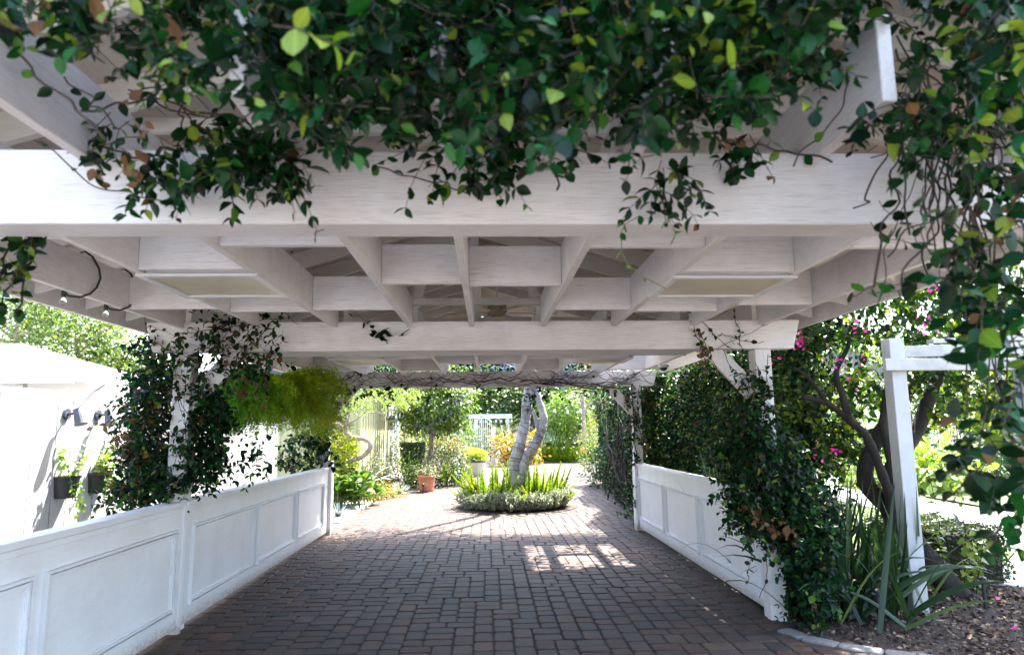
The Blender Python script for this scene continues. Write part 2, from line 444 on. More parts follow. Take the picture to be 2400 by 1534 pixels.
me = mesh_np('pavers', np.concatenate(SV), SF, M['paver'], attrs={'pc': np.concatenate(SA)})
o = link('paver_field', me, drive); tag(o, kind='stuff')
M['edgepaver'] = plain('grey_edge_paver', (0.17, 0.165, 0.16), 0.85, 0.25, 20, bmp=0.3)
for cx, cy, w, h, an in edge:
    V, F = paver_geo(w, h, True)
    o = link('edge_paver', mesh_np('edge_paver', V, F, M['edgepaver']), drive, (cx, cy, 0.004)); o.rotation_euler = (0, 0, an)

M['street'] = plain('street_bounce', (0.15, 0.145, 0.14), 0.9, 0.15, 3, bmp=0.1)  # for the unseen sheet added behind the camera to bounce light
sheet('street', [(-60, -30), (60, -30), (60, -1.02), (-60, -1.02)], -0.006, M['street'])  # unseen sheet added behind the camera to bounce light onto the front beam
# concrete slab at the left, paths, lawns and beds at the right
sheet('concrete_path', [(-7.5, 12.2), (-2.60, 12.5), (-2.60, 15.6), (-2.62, 16.8), (-3.1, 16.2), (-7.5, 15.4)], -0.004, M['concrete'], thick=0.04)
sheet('garden_bed', [(-2.57, 11.3), (-2.57, 12.46), (-7.5, 12.1), (-7.5, -3), (-2.57, -3)], -0.020, M['soil'])
sheet('planting_bed', [(-3.2, 16.2), (-2.64, 16.86), (-2.48, 17.32), (-1.67, 17.98), (-1.17, 19.32), (-0.87, 21.4), (-0.77, 25), (-1.22, 29), (-1.22, 40), (-3.2, 40)], -0.008, M['mulch'])
sheet('mulch_bed', [(2.47, 11.3), (2.47, 6.05), (2.30, 5.62), (2.42, 5.36), (2.75, 5.0), (3.3, 4.68), (4.3, 4.27), (6.3, 3.8), (7.3, 3.6), (6.0, 6.4), (5.0, 7.0), (5.6, 8.6), (4.4, 10.2), (3.9, 12.5), (4.6, 17.5), (5.2, 34), (2.5, 40), (0.6, 36), (2.52, 34.9), (3.92, 32.3), (3.92, 27), (3.75, 24.5), (3.32, 17.9), (2.97, 16.2), (2.57, 12.4)], -0.010, M['mulch'])
sheet('lawn', [(5.02, 7.02), (6.78, 8.86), (7.36, 11.24), (7.52, 12.7), (7.5, 15.0), (7.6, 18.0), (4.6, 18.0), (3.95, 12.5), (4.42, 10.2), (5.6, 8.6)], -0.014, M['lawn'])
sheet('concrete_walk', [(6.0, 6.42), (7.2, 5.5), (8.6, 7.4), (9.6, 12.2), (9.4, 14.8), (9.2, 18.2), (10.3, 19.4), (12.6, 20.2), (14, 21), (19, 26.5), (17.5, 27), (12.5, 22.5), (9.3, 19.6), (7.6, 19.4), (7.62, 18.0), (7.54, 12.7), (7.38, 11.2), (6.82, 8.86), (5.05, 7.0)], -0.004, M['concrete'], thick=0.04)
sheet('lawn_far', [(9.72, 12.4), (9.98, 15.6), (10.96, 17.2), (11.7, 18.4), (14.2, 18.0), (26, 22), (26, 9), (9.0, 7.0)], -0.012, M['lawn'])
sheet('lawn_beyond', [(14.5, 20.8), (40, 28), (60, 55), (10, 60), (12.7, 27), (19.2, 26.7)], -0.024, M['lawn'])

# ================================================================== THE PERGOLA
JX = [-2.60, -1.92, -1.30, -0.66, -0.13, 0.49, 1.11, 1.80, 2.41]
ZB, ZT = 2.258, 2.512
JB, JT = 2.46, 2.718
perg = thing('pergola', 'long white timber pergola with gabled roof over the paver driveway', 'pergola', (0, 6.5, 0))
def beamx(name, x0, x1, y0, y1, z0, z1, cut=0.07, mat='wx'):
    mb = MB(); n = 0
    prof = [(x0 + cut, z0), (x1 - cut, z0), (x1, z1), (x0, z1)]
    mb.v = [(x, y0, z) for x, z in prof] + [(x, y1, z) for x, z in prof]
    mb.f = [(0, 1, 2, 3), (7, 6, 5, 4), (0, 4, 5, 1), (1, 5, 6, 2), (2, 6, 7, 3), (3, 7, 4, 0)]
    return mb.build(name, M[mat], perg, bevel=0.004)
beamx('beam', -2.92, 2.76, 2.20, 2.355, ZB, ZT + 0.0)
beamx('beam', -2.90, 2.757, 5.85, 5.975, ZB, ZT)
beamx('beam', -2.08, 1.86, 5.978, 6.30, ZB + 0.003, ZT - 0.003, cut=0.0)
beamx('beam', -2.90, 2.77, 11.0, 11.14, ZB, ZT)
for y in (2.205, 5.86, 11.0):
    for x0, x1 in ((-2.648, -2.498), (2.344, 2.487)):
        MB().box(x0, x1, y, y + 0.15 if y < 10 else y + 0.13, -0.02, ZB - 0.002).build('post', M['wz'], perg, bevel=0.005)
for y in (2.24, 5.90, 11.04):
    for s, xo in ((-1, -2.50), (1, 2.346)):
        MB().bar((xo - s * 0.39, y + 0.03, ZB + 0.03), (xo + s * 0.05, y + 0.03, ZB - 0.45), 0.045, 0.15, (0, 0, 1)).build('knee_brace', M['wz'], perg, bevel=0.003)
for i, x in enumerate(JX):
    w = 0.042
    MB().box(x - w / 2, x + w / 2, 1.72 + 0.03 * math.sin(i * 2.1), 5.88, JB, JT).build('joist', M['wy'], perg, bevel=0.003)
    MB().box(x - w / 2, x + w / 2, 5.99 if -2.0 > x or x > 1.85 else 6.29, 11.55, JB + 0.001, JT + 0.001).build('joist', M['wy'], perg, bevel=0.003)
def block(i, y, t=0.042):
    MB().box(JX[i] + 0.0225, JX[i + 1] - 0.0225, y, y + t, JB + 0.003 + rnd.uniform(0, 0.004), JT - rnd.uniform(0.0, 0.012)).build('blocking_board', M['wx'], perg, bevel=0.003)
for i, ys in {0: (3.07, 4.93), 1: (3.70, 5.05), 2: (3.215, 4.98), 3: (4.08,), 4: (4.15,), 5: (3.25, 5.02), 6: (3.78, 5.1), 7: (3.25, 4.83)}.items():
    for y in ys: block(i, y)
for i, ys in {0: (8.0, 10.2), 1: (8.2,), 2: (8.5, 10.32), 3: (9.17,), 4: (9.22,), 5: (8.55, 10.34), 6: (8.2,), 7: (8.3, 10.25)}.items():
    for y in ys: block(i, y)
# gabled roof: rafters below, planks above
RC, RZ, RS, RE = -0.10, 3.66, 0.31, 3.09
def rz(x): return RZ - RS * abs(x - RC)
ADDED_HOLE = (1.70, 2.80, 9.55, 11.35)     # gap added in the boards to shape the sun patch on the paving
pl_w = 0.192
roofs = {}
for s in (-1, 1):
    sl = MB()
    roof = thing('roof', None, None, (RC, 6.5, RZ)); roof.parent = perg; roof.location = (RC, 0, RZ); ORG[roof.name] = np.array((RC, 6.5, RZ))
    roofs[s] = roof
    n_p = int(RE / pl_w) + 1
    for k in range(n_p):
        d0, d1 = k * pl_w + 0.003, min((k + 1) * pl_w - 0.003, RE)
        if d1 - d0 < 0.03: continue
        cuts = [1.55]; y = 1.55
        while y < 11.6:
            y += rnd.choice([2.44, 3.05, 3.66]) if y > 1.6 else rnd.uniform(1.2, 3.6)
            cuts.append(min(y, 11.72))
        for a, b in zip(cuts, cuts[1:]):
            segs = [(a + 0.002, b - 0.002)]
            if s == 1 and d1 + RC > ADDED_HOLE[0] and d0 + RC < ADDED_HOLE[1]:
                out = []
                for p, q in segs:
                    if q < ADDED_HOLE[2] or p > ADDED_HOLE[3]: out.append((p, q))
                    else:
                        if p < ADDED_HOLE[2]: out.append((p, ADDED_HOLE[2] + rnd.uniform(-.1, .1)))
                        if q > ADDED_HOLE[3]: out.append((ADDED_HOLE[3] + rnd.uniform(-.1, .1), q))
                segs = out
            for p, q in segs:
                if q - p < 0.05: continue
                mb = MB(); t = 0.022
                xa, xb = RC + s * d0, RC + s * d1
                za, zb = RZ - RS * d0, RZ - RS * d1
                mb.v = [(xa, p, za), (xb, p, zb), (xb, q, zb), (xa, q, za), (xa, p, za + t), (xb, p, zb + t), (xb, q, zb + t), (xa, q, za + t)]
                mb.f = [(0, 3, 2, 1), (4, 5, 6, 7), (0, 1, 5, 4), (1, 2, 6, 5), (2, 3, 7, 6), (3, 0, 4, 7)]
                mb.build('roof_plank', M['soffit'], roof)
    deck = MB(); d1 = RE - 0.01; t0, t1 = 0.024, 0.036
    def dslab(da, db, p, q):
        xa, xb, za, zb = RC + s * da, RC + s * db, RZ - RS * da, RZ - RS * db
        n = len(deck.v)
        deck.v += [(xa, p, za + t0), (xb, p, zb + t0), (xb, q, zb + t0), (xa, q, za + t0), (xa, p, za + t1), (xb, p, zb + t1), (xb, q, zb + t1), (xa, q, za + t1)]
        deck.f += [tuple(n + i for i in f) for f in ((0, 3, 2, 1), (4, 5, 6, 7), (0, 1, 5, 4), (1, 2, 6, 5), (2, 3, 7, 6), (3, 0, 4, 7))]
    if s == 1:
        ha, hb = ADDED_HOLE[0] - RC, ADDED_HOLE[1] - RC
        dslab(0, d1, 1.56, ADDED_HOLE[2]); dslab(0, d1, ADDED_HOLE[3], 11.7); dslab(0, ha, ADDED_HOLE[2], ADDED_HOLE[3]); dslab(hb, d1, ADDED_HOLE[2], ADDED_HOLE[3])
    else: dslab(0, d1, 1.56, 11.7)
    deck.build('added_roof_deck', M['soffit'], roof)  # unseen deck added above the planks to stop light through the seams
    y = 1.75
    while y < 11.6:
        if s == 1 and 9.4 < y < 11.4: y += 0.61; continue  # rafters left out under the gap to keep the sun patch whole
        mb = MB(); x0, x1 = RC + s * 0.02, RC + s * (RE - 0.03)
        h = 0.155
        mb.v = [(x0, y, rz(x0) - h), (x1, y, rz(x1) - h), (x1, y, rz(x1) - 0.001), (x0, y, rz(x0) - 0.001), (x0, y + .04, rz(x0) - h), (x1, y + .04, rz(x1) - h), (x1, y + .04, rz(x1) - 0.001), (x0, y + .04, rz(x0) - 0.001)]
        mb.f = [(0, 1, 2, 3), (7, 6, 5, 4), (0, 4, 5, 1), (1, 5, 6, 2), (2, 6, 7, 3), (3, 7, 4, 0)]
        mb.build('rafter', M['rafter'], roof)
        y += 0.61
    xe = RC + s * RE
    MB().box(min(xe, xe + s * 0.035), max(xe, xe + s * 0.035), 1.5, 11.75, rz(xe) - 0.19, rz(xe) + 0.03).build('fascia_board', M['wy'], perg)
MB().box(RC - 0.019, RC + 0.019, 1.6, 11.6, RZ - 0.20, RZ - 0.008).build('ridge_board', M['soffit'], perg)
for y in (6.42, 3.2, 9.2):
    MB().box(-1.9 if y != 6.42 else -0.76, 1.7 if y != 6.42 else 0.56, y, y + 0.04, 2.765 if y == 6.42 else 3.03, 2.825 if y == 6.42 else 3.10).build('collar_tie', M['rafter'], perg)
MB().box(-0.165, -0.075, 6.47, 6.56, ZT, 3.45).build('king_post', M['wz'], perg)
for s, xa in ((-1, -0.74), (1, 0.54)):
    MB().bar((xa, 6.5, ZT), (xa - s * 0.16, 6.5, 3.2), 0.04, 0.09, (1, 0, 0)).build('strut', M['rafter'], perg)

# ------------------------------------------------------------------ framed ceiling lights
m, nt, N, L, B = nodes('light_diffuser'); M['diffuser'] = m
n1 = noise(N, L, 90, 2); n2 = noise(N, L, 3, 4)
r1 = ramp(N, [(0.3, (0.50, 0.44, 0.31)), (0.7, (0.62, 0.56, 0.42))]); L.new(n2, r1.inputs[0])
L.new(r1.outputs[0], B.inputs['Base Color']); B.inputs['Roughness'].default_value = 0.35; bump(N, L, n1, 0.4, 0.003, B)
def ceil_light(x0, x1, y0, y1, label):
    t = thing('ceiling_light', label, 'light', ((x0 + x1) / 2, (y0 + y1) / 2, JB), 'framed lights between the joists')
    z0, z1, w = JB - 0.022, JB - 0.003, 0.045
    fr = MB()
    for a, b in (((x0, y0), (x1, y0 + w)), ((x0, y1 - w), (x1, y1)), ((x0, y0 + w), (x0 + w, y1 - w)), ((x1 - w, y0 + w), (x1, y1 - w))):
        fr.box(a[0], b[0], a[1], b[1], z0, z1)
    fr.build('frame', M['white'], t, bevel=0.004)
    MB().box(x0 + w - 0.004, x1 - w + 0.004, y0 + w - 0.004, y1 - w + 0.004, z1 - 0.008, z1 - 0.002).build('diffuser', M['diffuser'], t)
    MB().box(x0 + 0.05, x1 - 0.05, y0 + 0.02, y1 - 0.02, z1, z1 + 0.10).build('housing', M['wy'], t)
ceil_light(-1.94, -1.27, 3.755, 4.40, 'framed cream ceiling light above the left panelled wall, in front of the middle beam')
ceil_light(1.08, 1.82, 3.835, 4.445, 'framed cream ceiling light on the right, in front of the middle beam')
ceil_light(-1.94, -1.27, 8.36, 9.02, 'framed cream ceiling light on the left, beyond the middle beam')
ceil_light(1.08, 1.82, 8.36, 9.02, 'framed cream ceiling light on the right, beyond the middle beam')

# ------------------------------------------------------------------ ceiling fan
m = plain('fan_blade_wood', (0.42, 0.36, 0.24), 0.5, 0.2, 8); M['fan'] = m
fx, fy, fz = 0.12, 7.55, 2.90
fan = thing('ceiling_fan', 'cream ceiling fan hanging under the pergola roof behind the middle beam', 'fan', (fx, fy, fz))
MB().tube([(fx, fy, 3.58), (fx, fy, fz + 0.1)], 0.014, 8).build('rod', M['white'], fan)
MB().lathe([(0.03, -0.08), (0.09, -0.06), (0.11, 0.0), (0.10, 0.07), (0.04, 0.11)], (fx, fy, fz), 18).build('motor', M['fan'], fan, smooth=True)
for k in range(5):
    a = 0.18 + k * 2 * math.pi / 5; d = Vector((math.cos(a), math.sin(a), 0)); p = Vector((fx, fy, fz - 0.02)); sd_ = Vector((-d.y, d.x, 0.18)).normalized()
    mb = MB(); n0 = 0
    for r_, w in ((0.13, 0.03), (0.22, 0.055), (0.45, 0.07), (0.62, 0.072), (0.68, 0.05)):
        for q in (-1, 1):
            for zz in (-0.004, 0.004): mb.v.append(tuple(p + d * r_ + sd_ * (w * q) + Vector((0, 0, zz))))
    for j in range(4):
        b = j * 4
        mb.f += [(b + 1, b + 3, b + 7, b + 5), (b, b + 4, b + 6, b + 2), (b, b + 1, b + 5, b + 4), (b + 2, b + 6, b + 7, b + 3)]
    mb.f += [(0, 2, 3, 1), (16, 17, 19, 18)]
    mb.build('blade', M['fan'], fan)

# ------------------------------------------------------------------ low panelled walls
def panel_wall(name, label, side, ya, yb, frames, cap_y=None):
    """side -1 left, +1 right; inner face at xi"""
    xi = -2.48 if side < 0 else 2.38
    xo = xi + side * 0.062
    t = thing(name, label, 'wall', (xi, (ya + yb) / 2, 0), 'low panelled walls along the driveway')
    MB().box(min(xi, xo), max(xi, xo), ya, yb, 0.045, 0.985).build('board', M['cy'], t, bevel=0.003)
    a, b = xi - side * 0.022, xo + side * 0.05
    MB().box(min(a, b), max(a, b), ya, yb, 0.987, 1.030).build('cap_rail', M['cy'], t, bevel=0.004)
    MB().box(min(xi - side * 0.008, xi - side * 0.001), max(xi - side * 0.008, xi - side * 0.001), ya, yb, 0.945, 0.984).build('trim_strip', M['cy'], t, bevel=0.002)
    for y0, y1 in frames:
        mb = MB()
        for w, pr, off in ((0.017, 0.030, 0.0), (0.016, 0.024, 0.026), (0.012, 0.010, 0.0425)):
            p, q, z0, z1 = y0 + off, y1 - off, 0.180 + off, 0.822 - off
            xa, xb = xi - side * pr, xi - side * 0.0005
            xa, xb = min(xa, xb), max(xa, xb)
            for bx in ((p, q, z0, z0 + w), (p, q, z1 - w, z1), (p, p + w, z0 + w, z1 - w), (q - w, q, z0 + w, z1 - w)):
                mb.box(xa, xb, bx[0], bx[1], bx[2], bx[3])
        mb.build('panel_moulding', M['cy'], t)
    return t
w1 = panel_wall('panelled_wall', 'low white panelled wall in the bottom left corner, nearest the camera', -1, -1.2, 5.80, [(-0.9, 0.6), (0.75, 2.2), (2.32, 3.96), (4.07, 5.70)])
w2 = panel_wall('panelled_wall', 'low white panelled wall on the left beyond the vine-covered post', -1, 5.86, 10.98, [(6.0, 7.54), (7.675, 9.14), (9.22, 10.63)])
w3 = panel_wall('panelled_wall', 'low white panelled wall along the right side of the driveway', 1, 6.012, 10.998, [(9.375, 10.87), (7.86, 9.265), (6.12, 7.72)])
MB().box(-2.545, -2.462, 5.802, 5.858, -0.01, 1.04).build('joint_post', M['cz'], w2, bevel=0.003)
MB().box(-2.53, -2.43, 10.984, 11.13, -0.01, 1.12).build('end_post', M['cz'], w2, bevel=0.003)
MB().box(2.335, 2.372, 10.95, 11.15, -0.01, 1.04).build('end_post', M['cz'], w3, bevel=0.003)
# ================================================================== PLANTS: tools
def nrm(a):
    l = np.linalg.norm(a, axis=-1, keepdims=True); return a / np.maximum(l, 1e-9)
def tmpl(stations, fold=0.18, droop=0.12):
    """leaf along +Y, length 1, folded on the midrib: stations (t, half width)"""
    V = []; F = []
    idx = []
    for t, w in stations:
        z = -droop * t * t
        if w <= 0: V.append((0, t, z)); idx.append((len(V) - 1,) * 3)
        else:
            V += [(-w, t, z + fold * w), (0, t, z), (w, t, z + fold * w)]; n = len(V); idx.append((n - 3, n - 2, n - 1))
    for a, b in zip(idx, idx[1:]):
        for i in (0, 1):
            q = [a[i], a[i + 1], b[i + 1], b[i]]
            u = []
            for k in q:
                if k not in u: u.append(k)
            if len(u) == 3: F.append(tuple(u))
            elif len(u) == 4: F += [(u[0], u[1], u[2]), (u[0], u[2], u[3])]
    return np.array(V, float), np.array(F)
T_NEAR = tmpl([(0, 0), (0.12, 0.17), (0.35, 0.33), (0.6, 0.31), (0.85, 0.15), (1, 0)], 0.28, 0.16)
T_NEARB = tmpl([(0, 0), (0.15, 0.12), (0.42, 0.25), (0.7, 0.20), (1, 0)], 0.55, 0.30)
T_NEARC = tmpl([(0, 0), (0.10, 0.20), (0.38, 0.38), (0.65, 0.34), (0.88, 0.17), (1, 0)], 0.10, -0.12)
T_MIX = None
T_HEART = tmpl([(0, 0), (0.03, 0.26), (0.28, 0.42), (0.58, 0.30), (1, 0)], 0.25, 0.2)
T_MIX = [T_NEAR, T_NEARB, T_NEARC, T_NEAR]
T_MID = tmpl([(0, 0), (0.45, 0.30), (1, 0)], 0.25, 0.15)
T_NARROW = tmpl([(0, 0), (0.4, 0.13), (1, 0)], 0.3, 0.25)
T_BROAD = tmpl([(0, 0), (0.25, 0.12), (0.65, 0.26), (0.9, 0.16), (1, 0)], 0.35, 0.2)
T_NEEDLE = (np.array([(-0.035, 0, 0), (0.035, 0, 0), (0, 1, -0.1)], float), np.array([(0, 1, 2)]))

class Leaves:
    def __init__(s): s.p, s.d, s.n, s.s, s.c = [], [], [], [], []
    def add(s, p, d, n, size, lc):
        p = np.atleast_2d(p); k = len(p)
        s.p.append(p); s.d.append(np.broadcast_to(d, (k, 3))); s.n.append(np.broadcast_to(n, (k, 3)))
        s.s.append(np.broadcast_to(np.atleast_1d(size), (k,))); s.c.append(np.broadcast_to(np.atleast_1d(lc), (k,)))
    def arrays(s):
        p, d, n, z, c = map(np.concatenate, (s.p, s.d, s.n, s.s, s.c))
        d = nrm(d); x = nrm(np.cross(d, n)); n = np.cross(x, d)
        return p, d, x, n, z, c
    def build(s, parent, mat, tm, parts=0, name='foliage', pname='leaf', drop=None):
        """tm: a leaf template or a list of templates shared out among the leaves; 'parts' largest leaves become pieces"""
        p, d, x, n, z, c = s.arrays(); o0 = org(parent)
        tms = tm if isinstance(tm, list) else [tm]; ti = rng.integers(0, len(tms), len(p))
        sel = np.zeros(len(p), bool)
        if parts:
            px, py, dep = project(p + d * z[:, None] * 0.5)
            ok = (dep > 0.2) & (px > -15) & (px < 2415) & (py > -15) & (py < 1549)
            gi = np.clip((px / 16).astype(int), 0, 151); gj = np.clip((py / 16).astype(int), 0, 97)
            zb = np.full((152, 98), 1e9)
            np.minimum.at(zb, (gi[ok], gj[ok]), dep[ok])
            vis = ok & (dep <= zb[gi, gj] + 0.02)
            face = np.abs(np.sum(n * nrm(p - CP), 1))
            sc = np.where(vis, z / dep * (0.35 + face), -1)
            idx = np.argsort(-sc)[:parts]; idx = idx[sc[idx] > 0]; sel[idx] = True
            cache = {}
            for i in idx:
                q = (round(float(c[i]) * 16) / 16, int(ti[i]))
                if q not in cache:
                    V0, F0 = tms[q[1]]
                    cache[q] = mesh_np(pname, V0, F0, mat, True, {'lc': np.full(len(V0), q[0]), 'mr': (np.abs(V0[:, 0]) < 1e-6) * 1.0})
                ob = bpy.data.objects.new(pname, cache[q]); COL.objects.link(ob); ob.parent = parent
                sx, dx, nn = x[i] * z[i], d[i] * z[i], n[i] * z[i]; t = p[i] - o0
                ob.matrix_local = Matrix(((sx[0], dx[0], nn[0], t[0]), (sx[1], dx[1], nn[1], t[1]), (sx[2], dx[2], nn[2], t[2]), (0, 0, 0, 1)))
        VV, FF, CC, MM, nv, big = [], [], [], [], 0, False
        for j, (V0, F0) in enumerate(tms):
            r = ~sel & (ti == j)
            if not r.any(): continue
            k = len(V0); big = big or k > 3
            P_, d_, x_, n_, z_, c_ = p[r], d[r], x[r], n[r], z[r], c[r]; zz = z_[:, None, None]
            V = P_[:, None, :] + zz * (V0[None, :, 0:1] * x_[:, None, :] + V0[None, :, 1:2] * d_[:, None, :] + V0[None, :, 2:3] * n_[:, None, :])
            VV.append(V.reshape(-1, 3) - o0); FF.append((F0[None] + (np.arange(len(P_)) * k)[:, None, None]).reshape(-1, F0.shape[1]) + nv)
            CC.append(np.repeat(c_, k)); MM.append(np.tile((np.abs(V0[:, 0]) < 1e-6) * 1.0, len(P_))); nv += len(P_) * k
        if VV:
            me = mesh_np(name, np.concatenate(VV), np.concatenate(FF), mat, big, {'lc': np.concatenate(CC), 'mr': np.concatenate(MM)})
            ob = link(name, me, parent)
            if parts: tag(ob, kind='stuff')
            return ob
def rdir(n, zb=0.0):
    v = rng.normal(size=(n, 3)); v[:, 2] += zb; return nrm(v)
def lcs(n, young=0.06, dead=0.02):
    """per-leaf value: 0-0.7 mature greens, 0.78-0.92 young, 0.97+ dead"""
    c = np.clip(rng.normal(0.32, 0.17, n), 0.0, 0.7)
    u = rng.random(n); c[u < young] = rng.uniform(0.76, 0.92, (u < young).sum()); c[u > 1 - dead] = rng.uniform(0.97, 1.0, (u > 1 - dead).sum())
    return c
def sprig(LS, st, p, d, length, pairs, size, grav=0.25, wander=0.35, young=0.06, dead=0.02, rad=0.0016, size_j=0.3, tipyoung=False, lean=0.5):
    """a twining shoot with leaves in pairs; st = MB for the shoot"""
    p = np.array(p, float); d = nrm(np.array(d, float)); step = length / pairs
    path = [p.copy()]
    side = nrm(np.cross(d, rng.normal(size=3)))
    for i in range(pairs):
        d = nrm(d + rng.normal(size=3) * wander * 0.5 + np.array([0, 0, -grav]) * 0.5)
        p = p + d * step; path.append(p.copy())
        side = nrm(np.cross(d, side) + 0.25 * rng.normal(size=3))
        t = (i + 1) / pairs
        for sg in (-1, 1):
            ld = nrm(side * sg + d * lean + rng.normal(size=3) * 0.3 + np.array([0, 0, -0.25]))
            ln = nrm(np.array([0, -0.25, 1.0]) + rng.normal(size=3) * 0.45)
            sz = size * (1 + size_j * rng.normal()) * (0.75 if t > 0.85 else 1)
            c = lcs(1, young, dead)
            if tipyoung and t > 0.6: c = rng.uniform(0.80, 0.95, 1)
            LS.add(p, ld, ln, max(sz, size * 0.4), c)
    if st is not None: st.tube(path, [rad * (1 - 0.5 * i / len(path)) for i in range(len(path))], 4, False)
    return path
def clump_crown(LS, c, rad, n_clump, per, size, clump_r=0.22, shell=0.55, young=0.1, dead=0.0, up=0.5, squash=1.0, drop=0.0, jit=0.35, zmin=None):
    """leaves in clumps spread through an ellipsoid, leaving gaps between the clumps"""
    c = np.array(c, float); rad = np.array(rad, float)
    u = rdir(n_clump); r = shell + (1 - shell) * rng.random(n_clump) ** 0.5
    lump = 1 + 0.22 * np.sin(u[:, 0] * 5 + c[0]) * np.cos(u[:, 1] * 4 + u[:, 2] * 3 + c[1])
    cc = c + u * rad * (r * lump)[:, None]
    if zmin is not None: cc[:, 2] = np.maximum(cc[:, 2], zmin + rng.random(n_clump) * 0.1)
    n = n_clump * per
    off = rng.normal(size=(n, 3)) * np.array([1, 1, squash]) * clump_r * np.repeat(0.6 + 0.8 * rng.random(n_clump), per)[:, None]
    p = np.repeat(cc, per, 0) + off
    if zmin is not None: p[:, 2] = np.maximum(p[:, 2], zmin)
    out = nrm(p - c)
    d = nrm(off / max(clump_r, 1e-6) * 0.6 + out * 0.5 + rng.normal(size=(n, 3)) * 0.5 + np.array([0, 0, -drop]))
    nn = nrm(out * 0.5 + np.array([0, 0, up]) + rng.normal(size=(n, 3)) * jit)
    LS.add(p, d, nn, size * np.clip(rng.normal(1, 0.25, n), 0.4, 1.7), lcs(n, young, dead))
    return cc
GV = [(0.0, (0.0022, 0.0095, 0.0040)), (0.25, (0.0034, 0.019, 0.0062)), (0.5, (0.006, 0.050, 0.011)), (0.72, (0.018, 0.105, 0.016)), (0.80, (0.085, 0.16, 0.015)), (0.92, (0.20, 0.25, 0.028)), (0.955, (0.14, 0.17, 0.03)), (0.975, (0.11, 0.048, 0.022)), (1.0, (0.16, 0.085, 0.045))]
M['jasmine'] = fol('jasmine_leaf', GV, 0.30, 0.25, spec=0.20)
M['jasmine_shaded'] = fol('jasmine_leaf_shaded', [(p, tuple(min(1, q * 0.9) for q in c)) for p, c in GV], 0.42, 0.30, spec=0.22)  # shade put into the colour: a darker copy of the jasmine greens
def smooth_path(pts, n=24):
    P = [Vector(p) for p in pts]; out = []
    for i in range(len(P) - 1):
        p0, p1, p2, p3 = P[max(i - 1, 0)], P[i], P[i + 1], P[min(i + 2, len(P) - 1)]
        k = max(2, n // (len(P) - 1))
        for j in range(k):
            t = j / k
            out.append(0.5 * ((2 * p1) + (-p0 + p2) * t + (2 * p0 - 5 * p1 + 4 * p2 - p3) * t * t + (-p0 + 3 * p1 - 3 * p2 + p3) * t ** 3))
    out.append(P[-1]); return out
def wob(a, b, n, amp):
    """wavy path between two points, three points to a bend"""
    a = np.array(a, float); b = np.array(b, float); t = np.linspace(0, 1, n)[:, None]
    q = a + (b - a) * t; w = np.cumsum(rng.normal(size=(n, 3)), 0); w -= w[0] + (w[-1] - w[0]) * t
    return [tuple(v) for v in smooth_path([tuple(v) for v in q + w * amp], 3 * (n - 1))]
def in_poly_pts(poly, n):
    xs = [p[0] for p in poly]; ys = [p[1] for p in poly]; out = []
    while len(out) < n:
        x, y = rng.uniform(min(xs), max(xs)), rng.uniform(min(ys), max(ys))
        if pip(poly, x, y): out.append((x, y))
    return out

# ================================================================== VINES ON THE FRONT OF THE PERGOLA
fv = thing('climbing_vine', 'dark green climbing vine draped over the front beam and rafter ends', 'vine', (0.3, 1.9, 2.5))
LS = Leaves(); st = MB()
MASS = [(440, -160), (440, 20), (500, 60), (590, 150), (620, 260), (680, 335), (760, 345), (900, 300), (1010, 330), (1120, 350), (1230, 350), (1330, 315), (1480, 295), (1600, 300), (1720, 290), (1800, 270), (1850, 190), (1930, 130), (1990, 50), (2060, -30), (2130, -90), (2130, -160)]
for (x, y) in in_poly_pts(MASS, 1150):                       # the thick mass, deep layers
    dep = rng.uniform(1.40, 2.12)
    b = atY(x, y, dep)
    sprig(LS, st, b, (rng.normal() * 0.7, -0.55 + rng.normal() * 0.4, 0.25 + rng.normal() * 0.5), rng.uniform(0.09, 0.19), int(rng.integers(3, 6)), 0.043, 0.22, 0.4, young=0.075, dead=0.006)
for (x, y) in in_poly_pts([(600, -100), (600, 220), (690, 300), (1000, 300), (1250, 320), (1500, 260), (1780, 240), (1850, 120), (1900, -100)], 420):      # dark inner layer
    b = atY(x, y, rng.uniform(1.95, 2.5))
    sprig(LS, st, b, (rng.normal() * 0.7, -0.3, 0.3 + rng.normal() * 0.5), rng.uniform(0.09, 0.17), 4, 0.05, 0.2, 0.4, young=0.0, dead=0.01)
for _ in range(90):                                          # it goes on along the beam outside the picture
    sprig(LS, st, (rng.uniform(-3.0, -1.75), rng.uniform(1.5, 2.15), rng.uniform(2.55, 3.0)), (rng.normal() * 0.7, -0.5, 0.1 + rng.normal() * 0.5), rng.uniform(0.1, 0.2), 4, 0.044, 0.3, 0.4, young=0.1, dead=0.01)
LEFTB = [(-60, -160), (440, -160), (470, 60), (490, 200), (420, 220), (330, 180), (230, 140), (130, 90), (40, 40), (-60, 10)]
for (x, y) in in_poly_pts(LEFTB, 120):                      # the band climbing to the top left
    b = atY(x, y, rng.uniform(1.35, 1.9))
    sprig(LS, st, b, (rng.normal() * 0.8, -0.4 + rng.normal() * 0.4, 0.1 + rng.normal() * 0.5), rng.uniform(0.08, 0.17), int(rng.integers(3, 6)), 0.044, 0.2, 0.4, young=0.16, dead=0.03)
